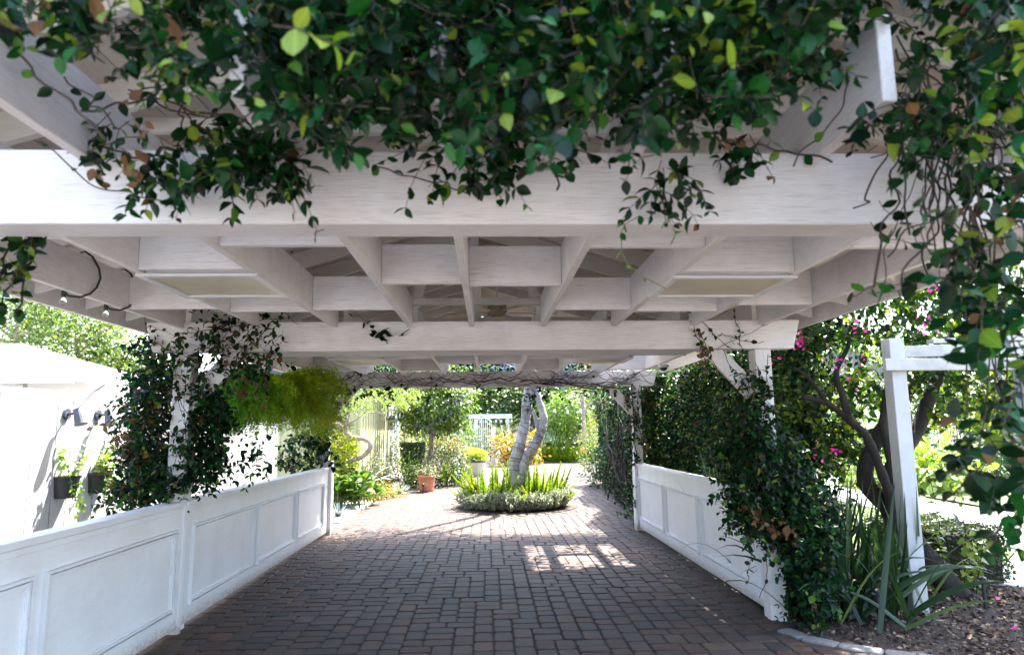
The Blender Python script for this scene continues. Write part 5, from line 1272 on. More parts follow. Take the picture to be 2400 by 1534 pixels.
q = atY(1045, 1020, 27.5); bush('green_shrub', 'tall green shrub under the purple-flowered tree', 'shrub', (q[0] - 0.2, 27.5, 1.4), (1.35, 0.8, 0.95), 'lightgreen', 0.10, 110, 26, T_MID, 0.2, 0.25)
q = atY(1045, 1050, 26.5); bush('flowering_groundcover', 'orange blooms beside the white gate post', 'plant', (q[0] + 0.1, 27.2, 0.95), (0.45, 0.3, 0.22), 'croton', 0.12, 26, 18, T_MID, 0.12, 0.3)
# clipped cone
CX, CY = float(atY(967, 1070, 20.0)[0]), 20.0
ch = thing('cone_hedge', 'dark clipped hedge flaring to a flat top by the yellow house', 'hedge', (CX, CY, 0))
LS = Leaves(); n = 6000; a = rng.uniform(0, 6.283, n); z = rng.uniform(0.05, 1.22, n); r_ = 0.22 + 0.13 * z / 1.22
P = np.stack([CX + r_ * np.cos(a), CY + r_ * np.sin(a), z], 1); out = np.stack([np.cos(a), np.sin(a), np.zeros(n)], 1)
k = 1500; a2 = rng.uniform(0, 6.283, k); rr = 0.35 * np.sqrt(rng.random(k)); P2 = np.stack([CX + rr * np.cos(a2), CY + rr * np.sin(a2), 1.22 + rng.normal(0, 0.010, k)], 1)
LS.add(P + rng.normal(size=P.shape) * 0.012, nrm(rng.normal(size=P.shape) + out * 0.4), nrm(out + rng.normal(size=P.shape) * 0.4), rng.uniform(0.03, 0.045, n), lcs(n, 0.03, 0)); LS.add(P2, rdir(k), rdir(k, 2.0), rng.uniform(0.03, 0.045, k), lcs(k, 0.4, 0))
LS.build(ch, M['hedge'], T_MID); MB().tube([(CX, CY, -0.02), (CX, CY, 0.4)], 0.04, 8).build('trunk', M['twig'], ch)
mb = MB(); mb.lathe([(0.18, 0.06), (0.20, 0.4), (0.31, 1.18)], (CX, CY, 0), 14); mb.build('inner_twigs', M['twig'], ch)
# terracotta pot and plant
M['terracotta'] = plain('terracotta', (0.50, 0.185, 0.085), 0.75, 0.25, 8, bmp=0.2)
tp = thing('terracotta_pot', 'orange terracotta pot with ridged sides at the path edge', 'pot', (-1.60, 18.45, 0))
MB().lathe([(0.165, 0), (0.185, 0.03), (0.20, 0.13), (0.207, 0.15), (0.204, 0.17), (0.213, 0.26), (0.218, 0.28), (0.214, 0.30), (0.226, 0.355), (0.242, 0.36), (0.245, 0.41), (0.225, 0.412), (0.215, 0.36)], (-1.60, 18.45, 0), 26).build('pot', M['terracotta'], tp, smooth=False)
bush('potted_plant', 'small mottled plant spilling over the terracotta pot', 'plant', (-1.60, 18.45, 0.47), (0.24, 0.24, 0.12), 'greygreen', 0.05, 34, 22, T_MID, 0.07, 0.2, 0.3, stem=False)
def path_light(label, x, y, h):
    t = thing('path_light', label, 'path light', (x, y, 0), 'black path lights in the beds')
    MB().tube([(x, y, -0.02), (x, y, h * 0.86)], 0.016, 8).build('stake', M['black'], t)
    MB().lathe([(0.026, 0), (0.03, 0.02), (0.03, 0.05), (0.012, 0.06)], (x, y, h * 0.86 - 0.002), 12).build('lamp_head', M['black'], t)
    MB().box(x - 0.055, x + 0.01, y - 0.016, y + 0.016, h * 0.90, h * 0.97).build('shade', M['black'], t, bevel=0.004)
    MB().tube([(x + 0.018, y, h * .85), (x + 0.03, y - .01, h * .5), (x + 0.02, y, 0.02)], 0.004, 5).build('wire', M['cable'], t)
path_light('short black path light in front of the terracotta pot', -1.66, 18.1, 0.2)

# wisteria: looping trunk in front of the yellow wall with drooping light foliage
M['wistbark'] = bark('wisteria_bark', (0.20, 0.14, 0.10), (0.42, 0.33, 0.27), 14, 0.5, 0.6)
ws = thing('looping_tree', 'twisted trunk looping in front of the yellow wall, light feathery leaves', 'tree', (-3.5, 15.6, 0))
mb = MB(); y = 15.6
loop = [atY(px_, py_, y) for px_, py_ in ((805, 1160), (800, 1110), (822, 1080), (848, 1070), (866, 1052), (866, 1036), (850, 1028), (828, 1025), (812, 1015), (806, 1003))]
p, r_ = limb([tuple(v) for v in loop], 0.062, 0.045, 10, 50, 0.03); mb.tube([tuple(v) for v in p], r_, 10)
for pts, a, b in ((((828, 1025), (806, 1036), (790, 1044)), 0.05, 0.03), (((812, 1015), (800, 1000), (786, 992), (770, 1000)), 0.045, 0.02), (((812, 1012), (812, 990), (820, 970)), 0.04, 0.02), (((806, 1000), (830, 985), (860, 968), (905, 968)), 0.022, 0.01), (((806, 1010), (785, 995), (780, 970)), 0.03, 0.012)):
    p, r_ = limb([tuple(atY(u, v, y)) for u, v in pts], a, b, 8, 14); mb.tube([tuple(v) for v in p], r_, 8)
mb.build('trunk', M['wistbark'], ws, smooth=True)
M['wist'] = fol('wisteria_leaf', [(0, (0.04675, 0.09936, 0.01169)), (0.4, (0.09936, 0.1695, 0.02045)), (0.8, (0.1987, 0.263, 0.03506)), (1, (0.2338, 0.2455, 0.05844))], 0.45, 0.4)
LS = Leaves(); st = MB()
for (x, yy) in in_poly_pts([(775, 900), (985, 890), (990, 930), (950, 945), (900, 940), (840, 955), (790, 950), (775, 930)], 230):
    b = atY(x, yy, rng.uniform(14.8, 17.0)); d = nrm(np.array([rng.normal() * 0.8, rng.normal() * 0.5, 0.1]))
    pth = sprig(LS, st, b, d, rng.uniform(0.2, 0.38), 7, 0.075, 0.75, 0.12, 0.45, 0, rad=0.003, lean=0.3)
LS.build(ws, M['wist'], T_NARROW, 100); st.build('twigs', M['greenstem'], ws)

# tree with purple flowers, leaning trunk
pt = thing('purple_flowering_tree', 'rounded green tree with purple flower specks and a leaning trunk', 'tree', (-2.1, 21.0, 0))
mb = MB()
p, r_ = limb([tuple(atY(u, v, 21.0)) for u, v in ((958, 1120), (968, 1108), (1000, 1082), (1009, 1060), (1011, 1030), (1013, 1000), (1020, 970))], 0.095, 0.06, 10, 26); mb.tube([tuple(v) for v in p], r_, 10)
p, r_ = limb([tuple(atY(u, v, 21.0)) for u, v in ((998, 1085), (1015, 1065), (1030, 1040))], 0.035, 0.015, 6, 8); mb.tube([tuple(v) for v in p], r_, 6)
for u, v in ((960, 940), (990, 910), (1060, 930), (1085, 980)):
    p, r_ = limb([tuple(atY(1014, 1000, 21.0)), tuple(atY((1014 + u) / 2, (990 + v) / 2, 20.8)), tuple(atY(u, v, 21.0))], 0.05, 0.015, 7, 10); mb.tube([tuple(w) for w in p], r_, 7)
mb.build('trunk', M['wistbark'], pt, smooth=True)
LS = Leaves(); q = atY(1018, 945, 21.0); clump_crown(LS, (q[0], 21.0, q[2] + 0.1), (1.12, 1.0, 0.92), 190, 64, 0.10, 0.17, 0.4, 0.35, 0, 0.6, drop=0.5)
LS.build(pt, M['lightgreen'], T_MID, name='crown')
LS = Leaves()
for u, v in ((985, 1000), (1003, 990), (975, 995), (1010, 1003), (1050, 960), (1070, 940), (985, 960), (1085, 930), (1030, 980)):
    b = atY(u, v, 20.1); k = 26; LS.add(b + rng.normal(size=(k, 3)) * np.array([0.06, 0.06, 0.1]), rdir(k), rdir(k), rng.uniform(0.03, 0.05, k), rng.random(k))
tag(LS.build(pt, M['purple'], T_MID, name='flowers'), kind='stuff')

# ================================================================== FAR END: planters, gate, fences, arbor, trees, buildings
M['beige'] = plain('beige_ceramic', (0.55, 0.47, 0.33), 0.55, 0.08, 5, bmp=0.05)
M['yellowgreen'] = fol('yellow_green_tuft', [(0, (0.072, 0.1152, 0.0144)), (0.5, (0.1728, 0.216, 0.036)), (1, (0.288, 0.3024, 0.072))], 0.5, 0.35)
for (px_, py_, lab, plab) in ((1100, 1106, 'beige planter half hidden behind another beside the gate', 'feathery plant in the rear beige planter'), (1117, 1115, 'beige round planter in front of the white gate', 'feathery plant in the front beige planter')):
    q = atZ(px_, py_); x, y = float(q[0]), float(q[1])
    t = thing('planter', lab, 'planter', (x, y, 0), 'beige planters by the gate')
    MB().lathe([(0.26, 0), (0.29, 0.1), (0.31, 0.42), (0.315, 0.47), (0.27, 0.47), (0.26, 0.40)], (x, y, 0), 22).build('pot', M['beige'], t, smooth=False)
    MB().lathe([(0.318, 0), (0.32, 0.055), (0.26, 0.056)], (x, y, 0.472), 22).build('rim', M['darkmetal'], t)
    p = thing('potted_plant', plab, 'plant', (x, y, 0.5)); LS = Leaves()
    k = 1500; a = rng.uniform(0, 6.28, k); el = np.abs(rng.normal(0.75, 0.35, k)); d = np.stack([np.cos(a) * np.cos(el), np.sin(a) * np.cos(el), np.sin(el)], 1); rr = rng.uniform(0.1, 0.42, k)
    LS.add(np.array([x, y, 0.5]) + d * rr[:, None], d, rdir(k), rng.uniform(0.06, 0.12, k), np.clip(rr / 0.45 + rng.normal(size=k) * .15, 0, 1)); LS.build(p, M['yellowgreen'], T_NARROW)
GY = 31.0
gt = thing('iron_gate', 'white iron gate with curved top at the far end of the drive', 'gate', (-0.4, GY, 0))
gx0_, gx1_ = float(atY(1088, 1050, GY)[0]), float(atY(1152, 1050, GY)[0])
nb_ = 15
for i in range(nb_):
    f = i / (nb_ - 1); x = gx0_ + (gx1_ - gx0_) * f; zt = 1.55 + 0.62 * math.sin(math.pi * min(1, 0.25 + 0.85 * (1 - f)) ) ** 1.0
    w = 0.028 if i == 9 else 0.012
    MB().box(x - w, x + w, GY - 0.012, GY + 0.012, 0.08, zt + (0.05 if i == 9 else 0)).build('bar', M['white'], gt)
mb = MB(); mb.tube([(gx0_ + (gx1_ - gx0_) * f, GY - 0.02, 1.50 + 0.62 * math.sin(math.pi * min(1, 0.25 + 0.85 * (1 - f)))) for f in np.linspace(0, 1, 16)], 0.018, 5); mb.build('top_rail', M['white'], gt)
MB().box(gx0_, gx1_, GY - 0.03, GY - 0.013, 0.15, 0.19).build('rail', M['white'], gt); MB().box(gx0_, gx1_, GY - 0.03, GY - 0.013, 1.28, 1.31).build('rail', M['white'], gt)
for (px_, y, h, lab) in ((1077, 30.2, 1.75, 'white gate post left of the iron gate'), (1157, 31.2, 1.68, 'white gate post right of the iron gate'), (1067, 32.0, 1.5, 'white post behind the left gate post')):
    q = atY(px_, 1060, y); t = thing('gate_post', lab, 'post', (q[0], y, 0)); MB().box(q[0] - 0.08, q[0] + 0.08, y - 0.08, y + 0.08, -0.02, h).build('post', M['white'], t, bevel=0.01); MB().box(q[0] - 0.095, q[0] + 0.095, y - 0.095, y + 0.095, h + 0.001, h + 0.03).build('cap', M['white'], t)
pf = thing('picket_fence', 'low white picket fence right of the iron gate', 'fence', (1.0, 32.2, 0))
x = float(atY(1165, 1060, 32.0)[0]); xe = x + 1.1
while x < xe:
    MB().box(x, x + 0.085, 32.0, 32.025, 0.05, 1.0).build('picket', M['white'], pf); x += 0.2
MB().box(xe - 1.1, xe, 32.027, 32.07, 0.28, 0.36).build('rail', M['white'], pf); MB().box(xe - 1.1, xe, 32.027, 32.07, 0.76, 0.84).build('rail', M['white'], pf)
bf = thing('board_fence', 'pale board fence behind the weeping tree', 'fence', (5, 37, 0))
x = float(atY(1262, 1040, 37)[0])
while x < 7.6: MB().box(x + 0.004, x + 0.146, 37, 37.03, -0.02, 1.66).build('board', M['fence'], bf); x += 0.15
q = atY(1265, 1050, 34.0); bfx = float(q[0])
fa = thing('garden_arbor', 'small white arbor with string bulbs beyond the gate', 'arbor', (0.5, 40, 0))
xa, xb = float(atY(1115, 980, 40)[0]), float(atY(1190, 980, 40)[0]); za = float(atY(1150, 970, 40)[2])
for x in (xa, xb): MB().box(x - 0.09, x + 0.09, 39.91, 40.09, -0.02, za - 0.25).build('post', M['white'], fa)
MB().box(xa - 0.4, xb + 0.25, 39.88, 40.12, za - 0.249, za).build('beam', M['white'], fa)
mb = MB()
for i in range(9):
    x = xa - 0.3 + (xb - xa + 0.5) * i / 8; MB().lathe([(0.03, -0.22), (0.06, -0.17), (0.05, -0.10), (0.02, -0.05)], (x, 39.75, za - 0.28), 8).build('bulb', M['white'], fa, smooth=True)
MB().tube([(xa - 0.3 + (xb - xa + 0.5) * i / 16, 39.75, za - 0.27 - 0.04 * math.sin(i * math.pi / 2) ** 2) for i in range(17)], 0.012, 4).build('cable', M['cable'], fa)
q0, q1 = atY(1290, 955, 30), atY(1400, 945, 30)
sl2 = thing('string_light', 'string of white bulbs across the weeping tree', 'string light', tuple(q0))
pth = [q0 + (q1 - q0) * t_ + np.array([0, 0, -0.15 * math.sin(math.pi * t_)]) for t_ in np.linspace(0, 1, 12)]
MB().tube([tuple(v) for v in pth], 0.012, 4).build('cable', M['cable'], sl2)
for v in pth[1::3]: MB().lathe([(0.02, -0.20), (0.055, -0.16), (0.045, -0.08), (0.02, -0.02)], tuple(v), 8).build('bulb', M['white'], sl2, smooth=True)
# palm, croton, weeping tree, hedges
M['palm'] = fol('palm_leaf', [(0, (0.036, 0.078, 0.018)), (0.5, (0.09, 0.144, 0.036)), (1, (0.192, 0.228, 0.072))], 0.45, 0.3)
q = atY(1178, 1020, 33.5); pl = thing('palm', 'small feathery palm left of the white tree trunk', 'palm', (q[0], 33.5, 0))
LS = Leaves(); st = MB(); c0 = np.array([q[0], 33.5, 1.1])
for i in range(30):
    a = i * 2.4; el = rng.uniform(0.15, 1.4); d = np.array([math.cos(a) * math.cos(el), math.sin(a) * math.cos(el), math.sin(el)]); p = c0.copy(); pth = [tuple(p)]
    for k in range(12):
        p = p + d * 0.125; d = nrm(d + np.array([0, 0, -0.13])); pth.append(tuple(p)); s_ = nrm(np.cross(d, np.array([0, 0, 1.0])))
        for sg in (-1, 1): LS.add(np.repeat(p[None], 2, 0) + rng.normal(size=(2, 3)) * 0.02, s_ * sg + d * 0.7 + rng.normal(size=(2, 3)) * 0.12 + np.array([0, 0, -0.2]), np.array([0, 0, 1.0]) + rng.normal(size=(2, 3)) * 0.3, 0.36 * (1 - k / 16), rng.uniform(0.1, 0.9, 2))
    st.tube(pth, 0.012, 4, False)
LS.build(pl, M['palm'], (np.array([(-0.05, 0, 0), (0.05, 0, 0), (0, 1, -0.1)], float), np.array([(0, 1, 2)])), name='fronds'); st.build('ribs', M['greenstem'], pl); MB().tube([(q[0], 33.5, -0.02), (q[0], 33.5, 1.1)], 0.12, 9).build('trunk', M['wistbark'], pl)
q = atY(1190, 1056, 30.5); bush('croton', 'yellow and orange croton left of the white trunk', 'shrub', (q[0], 30.5, 0.75), (0.62, 0.4, 0.55), 'croton', 0.17, 40, 16, T_BROAD, 0.14, 0.2)
q = atY(1235, 1050, 31.5); bush('croton', 'yellow croton seen between the two white trunks', 'shrub', (q[0], 31.8, 0.7), (0.6, 0.4, 0.75), 'croton', 0.17, 40, 14, T_BROAD, 0.16, 0.1)
M['weep'] = fol('weeping_leaf', [(0, (0.02652, 0.07293, 0.00663)), (0.4, (0.07956, 0.1591, 0.01326)), (0.8, (0.1724, 0.2652, 0.01989)), (1, (0.1989, 0.2652, 0.03315))], 0.4, 0.35)
q = atY(1328, 975, 34.5); we = thing('weeping_tree', 'round light green tree with drooping narrow leaves by the pale fence', 'tree', (q[0], 34.5, 0))
LS = Leaves(); clump_crown(LS, (q[0], 34.5, q[2]), (1.15, 1.0, 1.0), 150, 40, 0.2, 0.2, 0.5, 0.4, 0, 0.4, drop=1.2); LS.build(we, M['weep'], T_NARROW, name='crown')
mb = MB(); 
for k in range(5):
    a = rng.uniform(-0.5, 0.5); p, r_ = limb([(q[0] + 0.05, 34.5, -0.02), (q[0] + a * 0.1, 34.5, 0.55), (q[0] + a * 0.7, 34.5, 1.3), (q[0] + a * 1.2, 34.5, q[2])], 0.07, 0.02, 6, 12); mb.tube([tuple(v) for v in p], r_, 6)
mb.build('trunk', M['wistbark'], we)
def box_hedge(name, label, x0, x1, y0, y1, h, mat, leaf, n, young=0.06, topyoung=0.3, z0=0.03, group=None):
    t = thing(name, label, 'hedge', ((x0 + x1) / 2, (y0 + y1) / 2, 0), group); LS = Leaves()
    def face(n, f, nv, yg):
        P = f(rng.random(n), rng.random(n)); P = P + rng.normal(size=P.shape) * leaf * 0.5
        LS.add(P, nrm(rng.normal(size=P.shape) + np.array(nv) * 0.5), nrm(np.array(nv) + rng.normal(size=P.shape) * 0.5), leaf * rng.uniform(0.7, 1.25, n), lcs(n, yg, 0.02))
    A = [((x1 - x0) * (h - z0), lambda u, v: np.stack([x0 + u * (x1 - x0), np.full_like(u, y0), z0 + v * (h - z0)], 1), (0, -1, 0), young),
         ((x1 - x0) * (h - z0), lambda u, v: np.stack([x0 + u * (x1 - x0), np.full_like(u, y1), z0 + v * (h - z0)], 1), (0, 1, 0), young),
         ((y1 - y0) * (h - z0), lambda u, v: np.stack([np.full_like(u, x0), y0 + u * (y1 - y0), z0 + v * (h - z0)], 1), (-1, 0, 0), young),
         ((y1 - y0) * (h - z0), lambda u, v: np.stack([np.full_like(u, x1), y0 + u * (y1 - y0), z0 + v * (h - z0)], 1), (1, 0, 0), young),
         ((y1 - y0) * (x1 - x0), lambda u, v: np.stack([x0 + u * (x1 - x0), y0 + v * (y1 - y0), np.full_like(u, h)], 1), (0, 0, 1), topyoung)]
    tot = sum(a[0] for a in A)
    for ar, f, nv, yg in A: face(max(8, int(n * ar / tot)), f, nv, yg)
    LS.build(t, M[mat], T_MID); i_ = min(0.05, (x1 - x0) * .2)
    MB().box(x0 + i_, x1 - i_, y0 + i_, y1 - i_, 0.0, h - 0.05).build('inner_twigs', M['twig'], t)
    return t
q = atY(1310, 1050, 35.5); box_hedge('clipped_hedge', 'dark clipped hedge in front of the pale board fence', float(atY(1276, 1050, 36.2)[0]), float(atY(1400, 1050, 36.2)[0]), 36.0, 36.6, 0.95, 'hedge', 0.08, 3500)
box_hedge('clipped_hedge', 'low clipped hedge behind the far fern row', float(atY(1282, 1050, 35.2)[0]), float(atY(1352, 1050, 35.2)[0]), 35.1, 35.7, 0.62, 'hedge', 0.08, 2200)
q = atY(1382, 1010, 24.0); bush('flowering_shrub', 'tall yellow-green shrub with orange tips beside the vine hedge', 'shrub', (q[0] + 0.3, 24.0, 1.45), (0.55, 0.55, 0.55), 'orangeflower', 0.05, 80, 34, T_MID, 0.12, 0.1)
q = atY(1375, 1050, 22.0); bush('green_shrub', 'loose light green shrub below the orange-tipped one', 'shrub', (q[0] + 0.3, 22.0, 0.85), (0.5, 0.5, 0.45), 'lightgreen', 0.08, 60, 24, T_NARROW, 0.14, 0.3)
q = atY(1400, 1085, 19.0); bush('green_shrub', 'bushy shrub with white flecks at the vine hedge foot', 'shrub', (q[0] + 0.25, 19.2, 0.5), (0.5, 0.8, 0.5), 'midgreen', 0.07, 90, 26, T_MID, 0.14, 0.25)
q = atY(1368, 1055, 26.0); rf_ = thing('red_flower', 'single red flower on a stalk at the right of the fern row', 'flower', (q[0], 26, 0)); LS = Leaves(); k = 26
LS.add(np.array([q[0], 26, q[2]]) + rng.normal(size=(k, 3)) * 0.03, rdir(k, 0.3), rdir(k), rng.uniform(0.10, 0.15, k), rng.random(k)); LS.build(rf_, M['red'], T_BROAD, name='petals'); MB().tube([(q[0], 26, -0.02), (q[0] + 0.03, 26, q[2])], 0.012, 5).build('stalk', M['greenstem'], rf_)
# background trees and buildings
M['bgleaf'] = fol('background_leaf', [(0, (0.01173, 0.03519, 0.005865)), (0.4, (0.02933, 0.07038, 0.01173)), (0.8, (0.08797, 0.1408, 0.02053)), (1, (0.1173, 0.1466, 0.03519))], 0.45, 0.3)
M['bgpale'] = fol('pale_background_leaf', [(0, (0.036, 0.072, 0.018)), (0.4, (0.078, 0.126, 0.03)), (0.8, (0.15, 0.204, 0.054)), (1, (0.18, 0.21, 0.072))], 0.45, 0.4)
def bg_tree(label, c, rad, mat='bgleaf', leaf=0.25, ncl=120, per=40, cr=0.5, young=0.2, group='trees in the background'):
    t = thing('background_tree', label, 'tree', (c[0], c[1], 0), group); LS = Leaves()
    clump_crown(LS, c, rad, ncl, per, leaf, cr, 0.5, young, 0, 0.5); LS.build(t, M[mat], T_MID, name='crown'); mb = MB()
    r0 = 0.05 * rad[2] + 0.06
    p, r_ = limb([(c[0], c[1], -0.05), (c[0] + 0.1, c[1], c[2] * 0.5), (c[0], c[1], c[2])], r0, r0 * 0.5, 8, 10); mb.tube([tuple(v) for v in p], r_, 8)
    for k in range(9):
        u = rdir(1, 0.6)[0]; e = np.array(c) + u * np.array(rad) * 0.8; s0 = np.array([c[0], c[1], c[2] - rad[2] * rng.uniform(0.1, 0.6)])
        p, r_ = limb([tuple(s0), tuple((s0 + e) / 2 + rng.normal(size=3) * 0.1 * rad[2]), tuple(e)], r0 * 0.45, r0 * 0.1, 6, 8); mb.tube([tuple(v) for v in p], r_, 6)
    mb.build('trunk', M['wistbark'], t)
for (px_, py_, y, rx, rz_, lab) in ((40, 760, 26, 2.6, 2.1, 'pale sunlit tree behind the shingle roof, left edge'), (190, 790, 28, 2.2, 2.0, 'pale sunlit tree behind the shingle roof, middle'), (100, 690, 30, 2.8, 2.0, 'pale sunlit tree rising up to the pergola eave'), (290, 830, 30, 1.7, 1.5, 'pale sunlit tree nearest the vine-covered post')):
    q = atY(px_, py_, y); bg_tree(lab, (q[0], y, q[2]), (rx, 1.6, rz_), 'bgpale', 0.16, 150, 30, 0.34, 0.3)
for (px_, py_, y, rx, rz_, lab) in ((1120, 925, 46, 2.6, 1.7, 'green tree behind the small white arbor'), (1195, 945, 44, 1.9, 1.3, 'dark tree crown behind the white trunk'), (1270, 930, 44, 1.8, 1.2, 'dark tree behind the trunk fork'), (1380, 960, 45, 1.6, 2.0, 'green tree behind the bare young tree'), (1450, 960, 40, 2.4, 2.2, 'tall green tree over the vine hedge'), (1000, 900, 48, 3.0, 2.2, 'green tree behind the purple-flowered tree'), (860, 900, 50, 3.5, 2.8, 'green tree beyond the yellow house roof')):
    q = atY(px_, py_, y); bg_tree(lab, (q[0], y, max(q[2], 2.2)), (rx, 1.5, rz_), 'bgleaf', 0.22, 110, 40, 0.4, 0.2)
for i, (x, y, z, r_, lab) in enumerate(((16, 34, 3.4, 3.2, 'broad tree beyond the iron railings, left'), (24, 40, 3.8, 3.6, 'broad tree beyond the iron railings, middle'), (33, 44, 4.0, 4.0, 'broad tree beyond the iron railings, right'), (12, 44, 4.5, 4.0, 'tall tree behind the ramp building'), (44, 46, 4.5, 4.5, 'tree at the far right edge'))):
    bg_tree(lab, (x, y, z), (r_, 2.2, r_ * 0.85), 'bgleaf', 0.26, 150, 42, 0.55, 0.25)
t = thing('bare_tree', 'slim bare-trunked young tree right of the weeping tree', 'tree', (0, 33, 0)); mb = MB()
b = [tuple(atY(u, v, 33)) for u, v in ((1370, 1060), (1369, 1000), (1367, 950), (1366, 915))]; p, r_ = limb(b, 0.10, 0.06, 8, 14); mb.tube([tuple(v) for v in p], r_, 8)
for u, v in ((1350, 930), (1390, 940), (1395, 915), (1352, 900)):
    p, r_ = limb([tuple(atY(1368, 975, 33)), tuple(atY((1368 + u) / 2, (965 + v) / 2, 33)), tuple(atY(u, v, 33))], 0.05, 0.02, 6, 8); mb.tube([tuple(w) for w in p], r_, 6)
mb.build('trunk', M['wistbark'], t)
m, nt, N, L, B = nodes('brick_wall'); M['brick'] = m
tc = N.new('ShaderNodeTexCoord'); bk = N.new('ShaderNodeTexBrick'); bk.inputs['Scale'].default_value = 3.0
mp = N.new('ShaderNodeMapping'); mp.inputs['Rotation'].default_value = (math.pi / 2, 0, 0); L.new(tc.outputs['Object'], mp.inputs[0]); L.new(mp.outputs[0], bk.inputs[0])
bk.inputs['Color1'].default_value = (0.32, 0.16, 0.10, 1); bk.inputs['Color2'].default_value = (0.40, 0.24, 0.16, 1); bk.inputs['Mortar'].default_value = (0.4, 0.36, 0.32, 1); L.new(bk.outputs[0], B.inputs['Base Color']); B.inputs['Roughness'].default_value = 0.9
M['greywall'] = plain('grey_stucco', (0.26, 0.28, 0.33), 0.85, 0.1, 2)
gb_ = thing('grey_building', 'grey and brick building across the street beyond the gate', 'building', (0, 62, 0))
MB().box(-14, 8, 60, 72, 2.2, 7.5).build('upper_wall', M['greywall'], gb_); MB().box(-14, 8, 60.2, 72, -0.05, 2.199).build('brick_base', M['brick'], gb_)
for x in (-9, -6, -3.2, -0.6, 2.0, 4.6): 
    w_ = MB().box(x, x + 1.5, 59.94, 59.99, 2.7, 4.2).build('window', M['white'], gb_); MB().box(x + 0.1, x + 1.4, 59.92, 59.938, 2.8, 4.1).build('pane', M['glasspane'], w_)
bb = thing('brick_building', 'brick building with small windows above the far right hedge', 'building', (14, 66, 0))
MB().box(8.2, 24, 62, 74, -0.05, 9).build('wall', M['brick'], bb)
for x in (9.0, 11.2, 13.4, 15.6, 17.8):
    for z in (1.2, 4.6): w_ = MB().box(x, x + 1.1, 61.94, 61.99, z, z + 1.5).build('window', M['white'], bb); MB().box(x + 0.1, x + 1.0, 61.92, 61.938, z + 0.1, z + 1.4).build('pane', M['glasspane'], w_)
# rose bed behind the gate
for (px_, lab) in ((1098, 'green bush with pink blooms behind the gate, left'), (1130, 'dark upright bush behind the gate, right')):
    q = atY(px_, 1050, 35); bush('gate_bush', lab, 'shrub', (q[0], 36.5, 0.7), (0.9, 0.5, 0.7), 'midgreen', 0.1, 60, 24, T_MID, 0.2, 0.2)
# ================================================================== RIGHT SIDE GARDEN
ar = thing('garden_arbor', 'weathered white arbor post with two rails at the right', 'arbor', (3.71, 6.0, 0))
MB().box(3.632, 3.768, 5.99, 6.126, -0.02, 2.36).build('post', M['oldwhite'], ar, bevel=0.005)
MB().box(3.55, 6.9, 5.935, 5.988, 2.065, 2.172).build('rail', M['oldwhitex'], ar, bevel=0.004)
MB().bar((3.772, 6.06, 2.242), (6.9, 6.06, 2.33), 0.05, 0.105).build('rail', M['oldwhitex'], ar, bevel=0.004)
MB().bar((4.15, 6.2, 2.355), (6.9, 6.2, 2.44), 0.10, 0.04).build('slat', M['oldwhitex'], ar); MB().bar((4.6, 6.4, 2.40), (6.9, 6.4, 2.46), 0.10, 0.04).build('slat', M['oldwhitex'], ar)
MB().box(4.86, 5.02, 5.99, 6.14, -0.02, 2.2).build('post', M['oldwhite'], ar, bevel=0.005)

# bougainvillea
M['darkbark'] = bark('dark_bark', (0.008, 0.006, 0.005), (0.032, 0.023, 0.017), 12, 0.3, 1.0)
bt = thing('bougainvillea', 'bougainvillea tree with dark twisted trunks and magenta blooms', 'tree', (4.4, 7.0, 0))
mb = MB()
def br(pts, r0, r1, y0=7.0, y1=None, k=9, n=22):
    y1 = y0 if y1 is None else y1; m_ = len(pts)
    p, r_ = limb([tuple(atY(u, v, y0 + (y1 - y0) * i / (m_ - 1))) for i, (u, v) in enumerate(pts)], r0, r1, k, n, 0.05); mb.tube([tuple(v) for v in p], r_, k)
br([(2285, 1425), (2240, 1390), (2190, 1330), (2140, 1270), (2115, 1225), (2105, 1195)], 0.125, 0.11, 6.5, 7.0, 12)
br([(2110, 1330), (2100, 1280), (2100, 1230), (2085, 1190), (2060, 1165), (2035, 1140), (2027, 1105), (2040, 1060), (2065, 1010), (2095, 960), (2120, 920)], 0.12, 0.06, 7.0, 7.3, 12, 34)
br([(2130, 1360), (2108, 1260), (2105, 1200), (2095, 1150), (2090, 1110), (2110, 1060), (2150, 1010), (2190, 900), (2250, 820), (2330, 760)], 0.12, 0.05, 6.7, 7.4, 12, 34)
br([(2092, 1170), (2075, 1130), (2060, 1090), (2030, 1020), (1990, 985), (1940, 945), (1880, 930)], 0.055, 0.025, 6.9, 6.8)
br([(2095, 1130), (2085, 1060), (2070, 1000), (2075, 940), (2085, 860), (2080, 760)], 0.055, 0.025, 6.9, 7.2)
br([(1990, 985), (1975, 930), (1960, 870), (1990, 800), (1960, 740)], 0.04, 0.015, 6.8, 7.0)
br([(2120, 930), (2180, 860), (2260, 800), (2330, 720)], 0.06, 0.02, 7.3, 7.2)
br([(1940, 945), (1900, 890), (1860, 860)], 0.025, 0.01, 6.8, 6.7)
br([(2190, 880), (2230, 780), (2250, 680)], 0.05, 0.02, 7.3, 7.5)
mb.build('trunk', M['darkbark'], bt, smooth=True)
M['bougleaf'] = fol('bougainvillea_leaf', [(0, (0.0054, 0.02295, 0.00405)), (0.4, (0.0162, 0.0513, 0.00675)), (0.72, (0.0432, 0.1013, 0.01215)), (0.82, (0.135, 0.2025, 0.0135)), (0.95, (0.2835, 0.3105, 0.02025)), (1, (0.243, 0.162, 0.0405))], 0.4, 0.42, (1.9, 2.0, 0.45))
LS = Leaves(); st = MB()
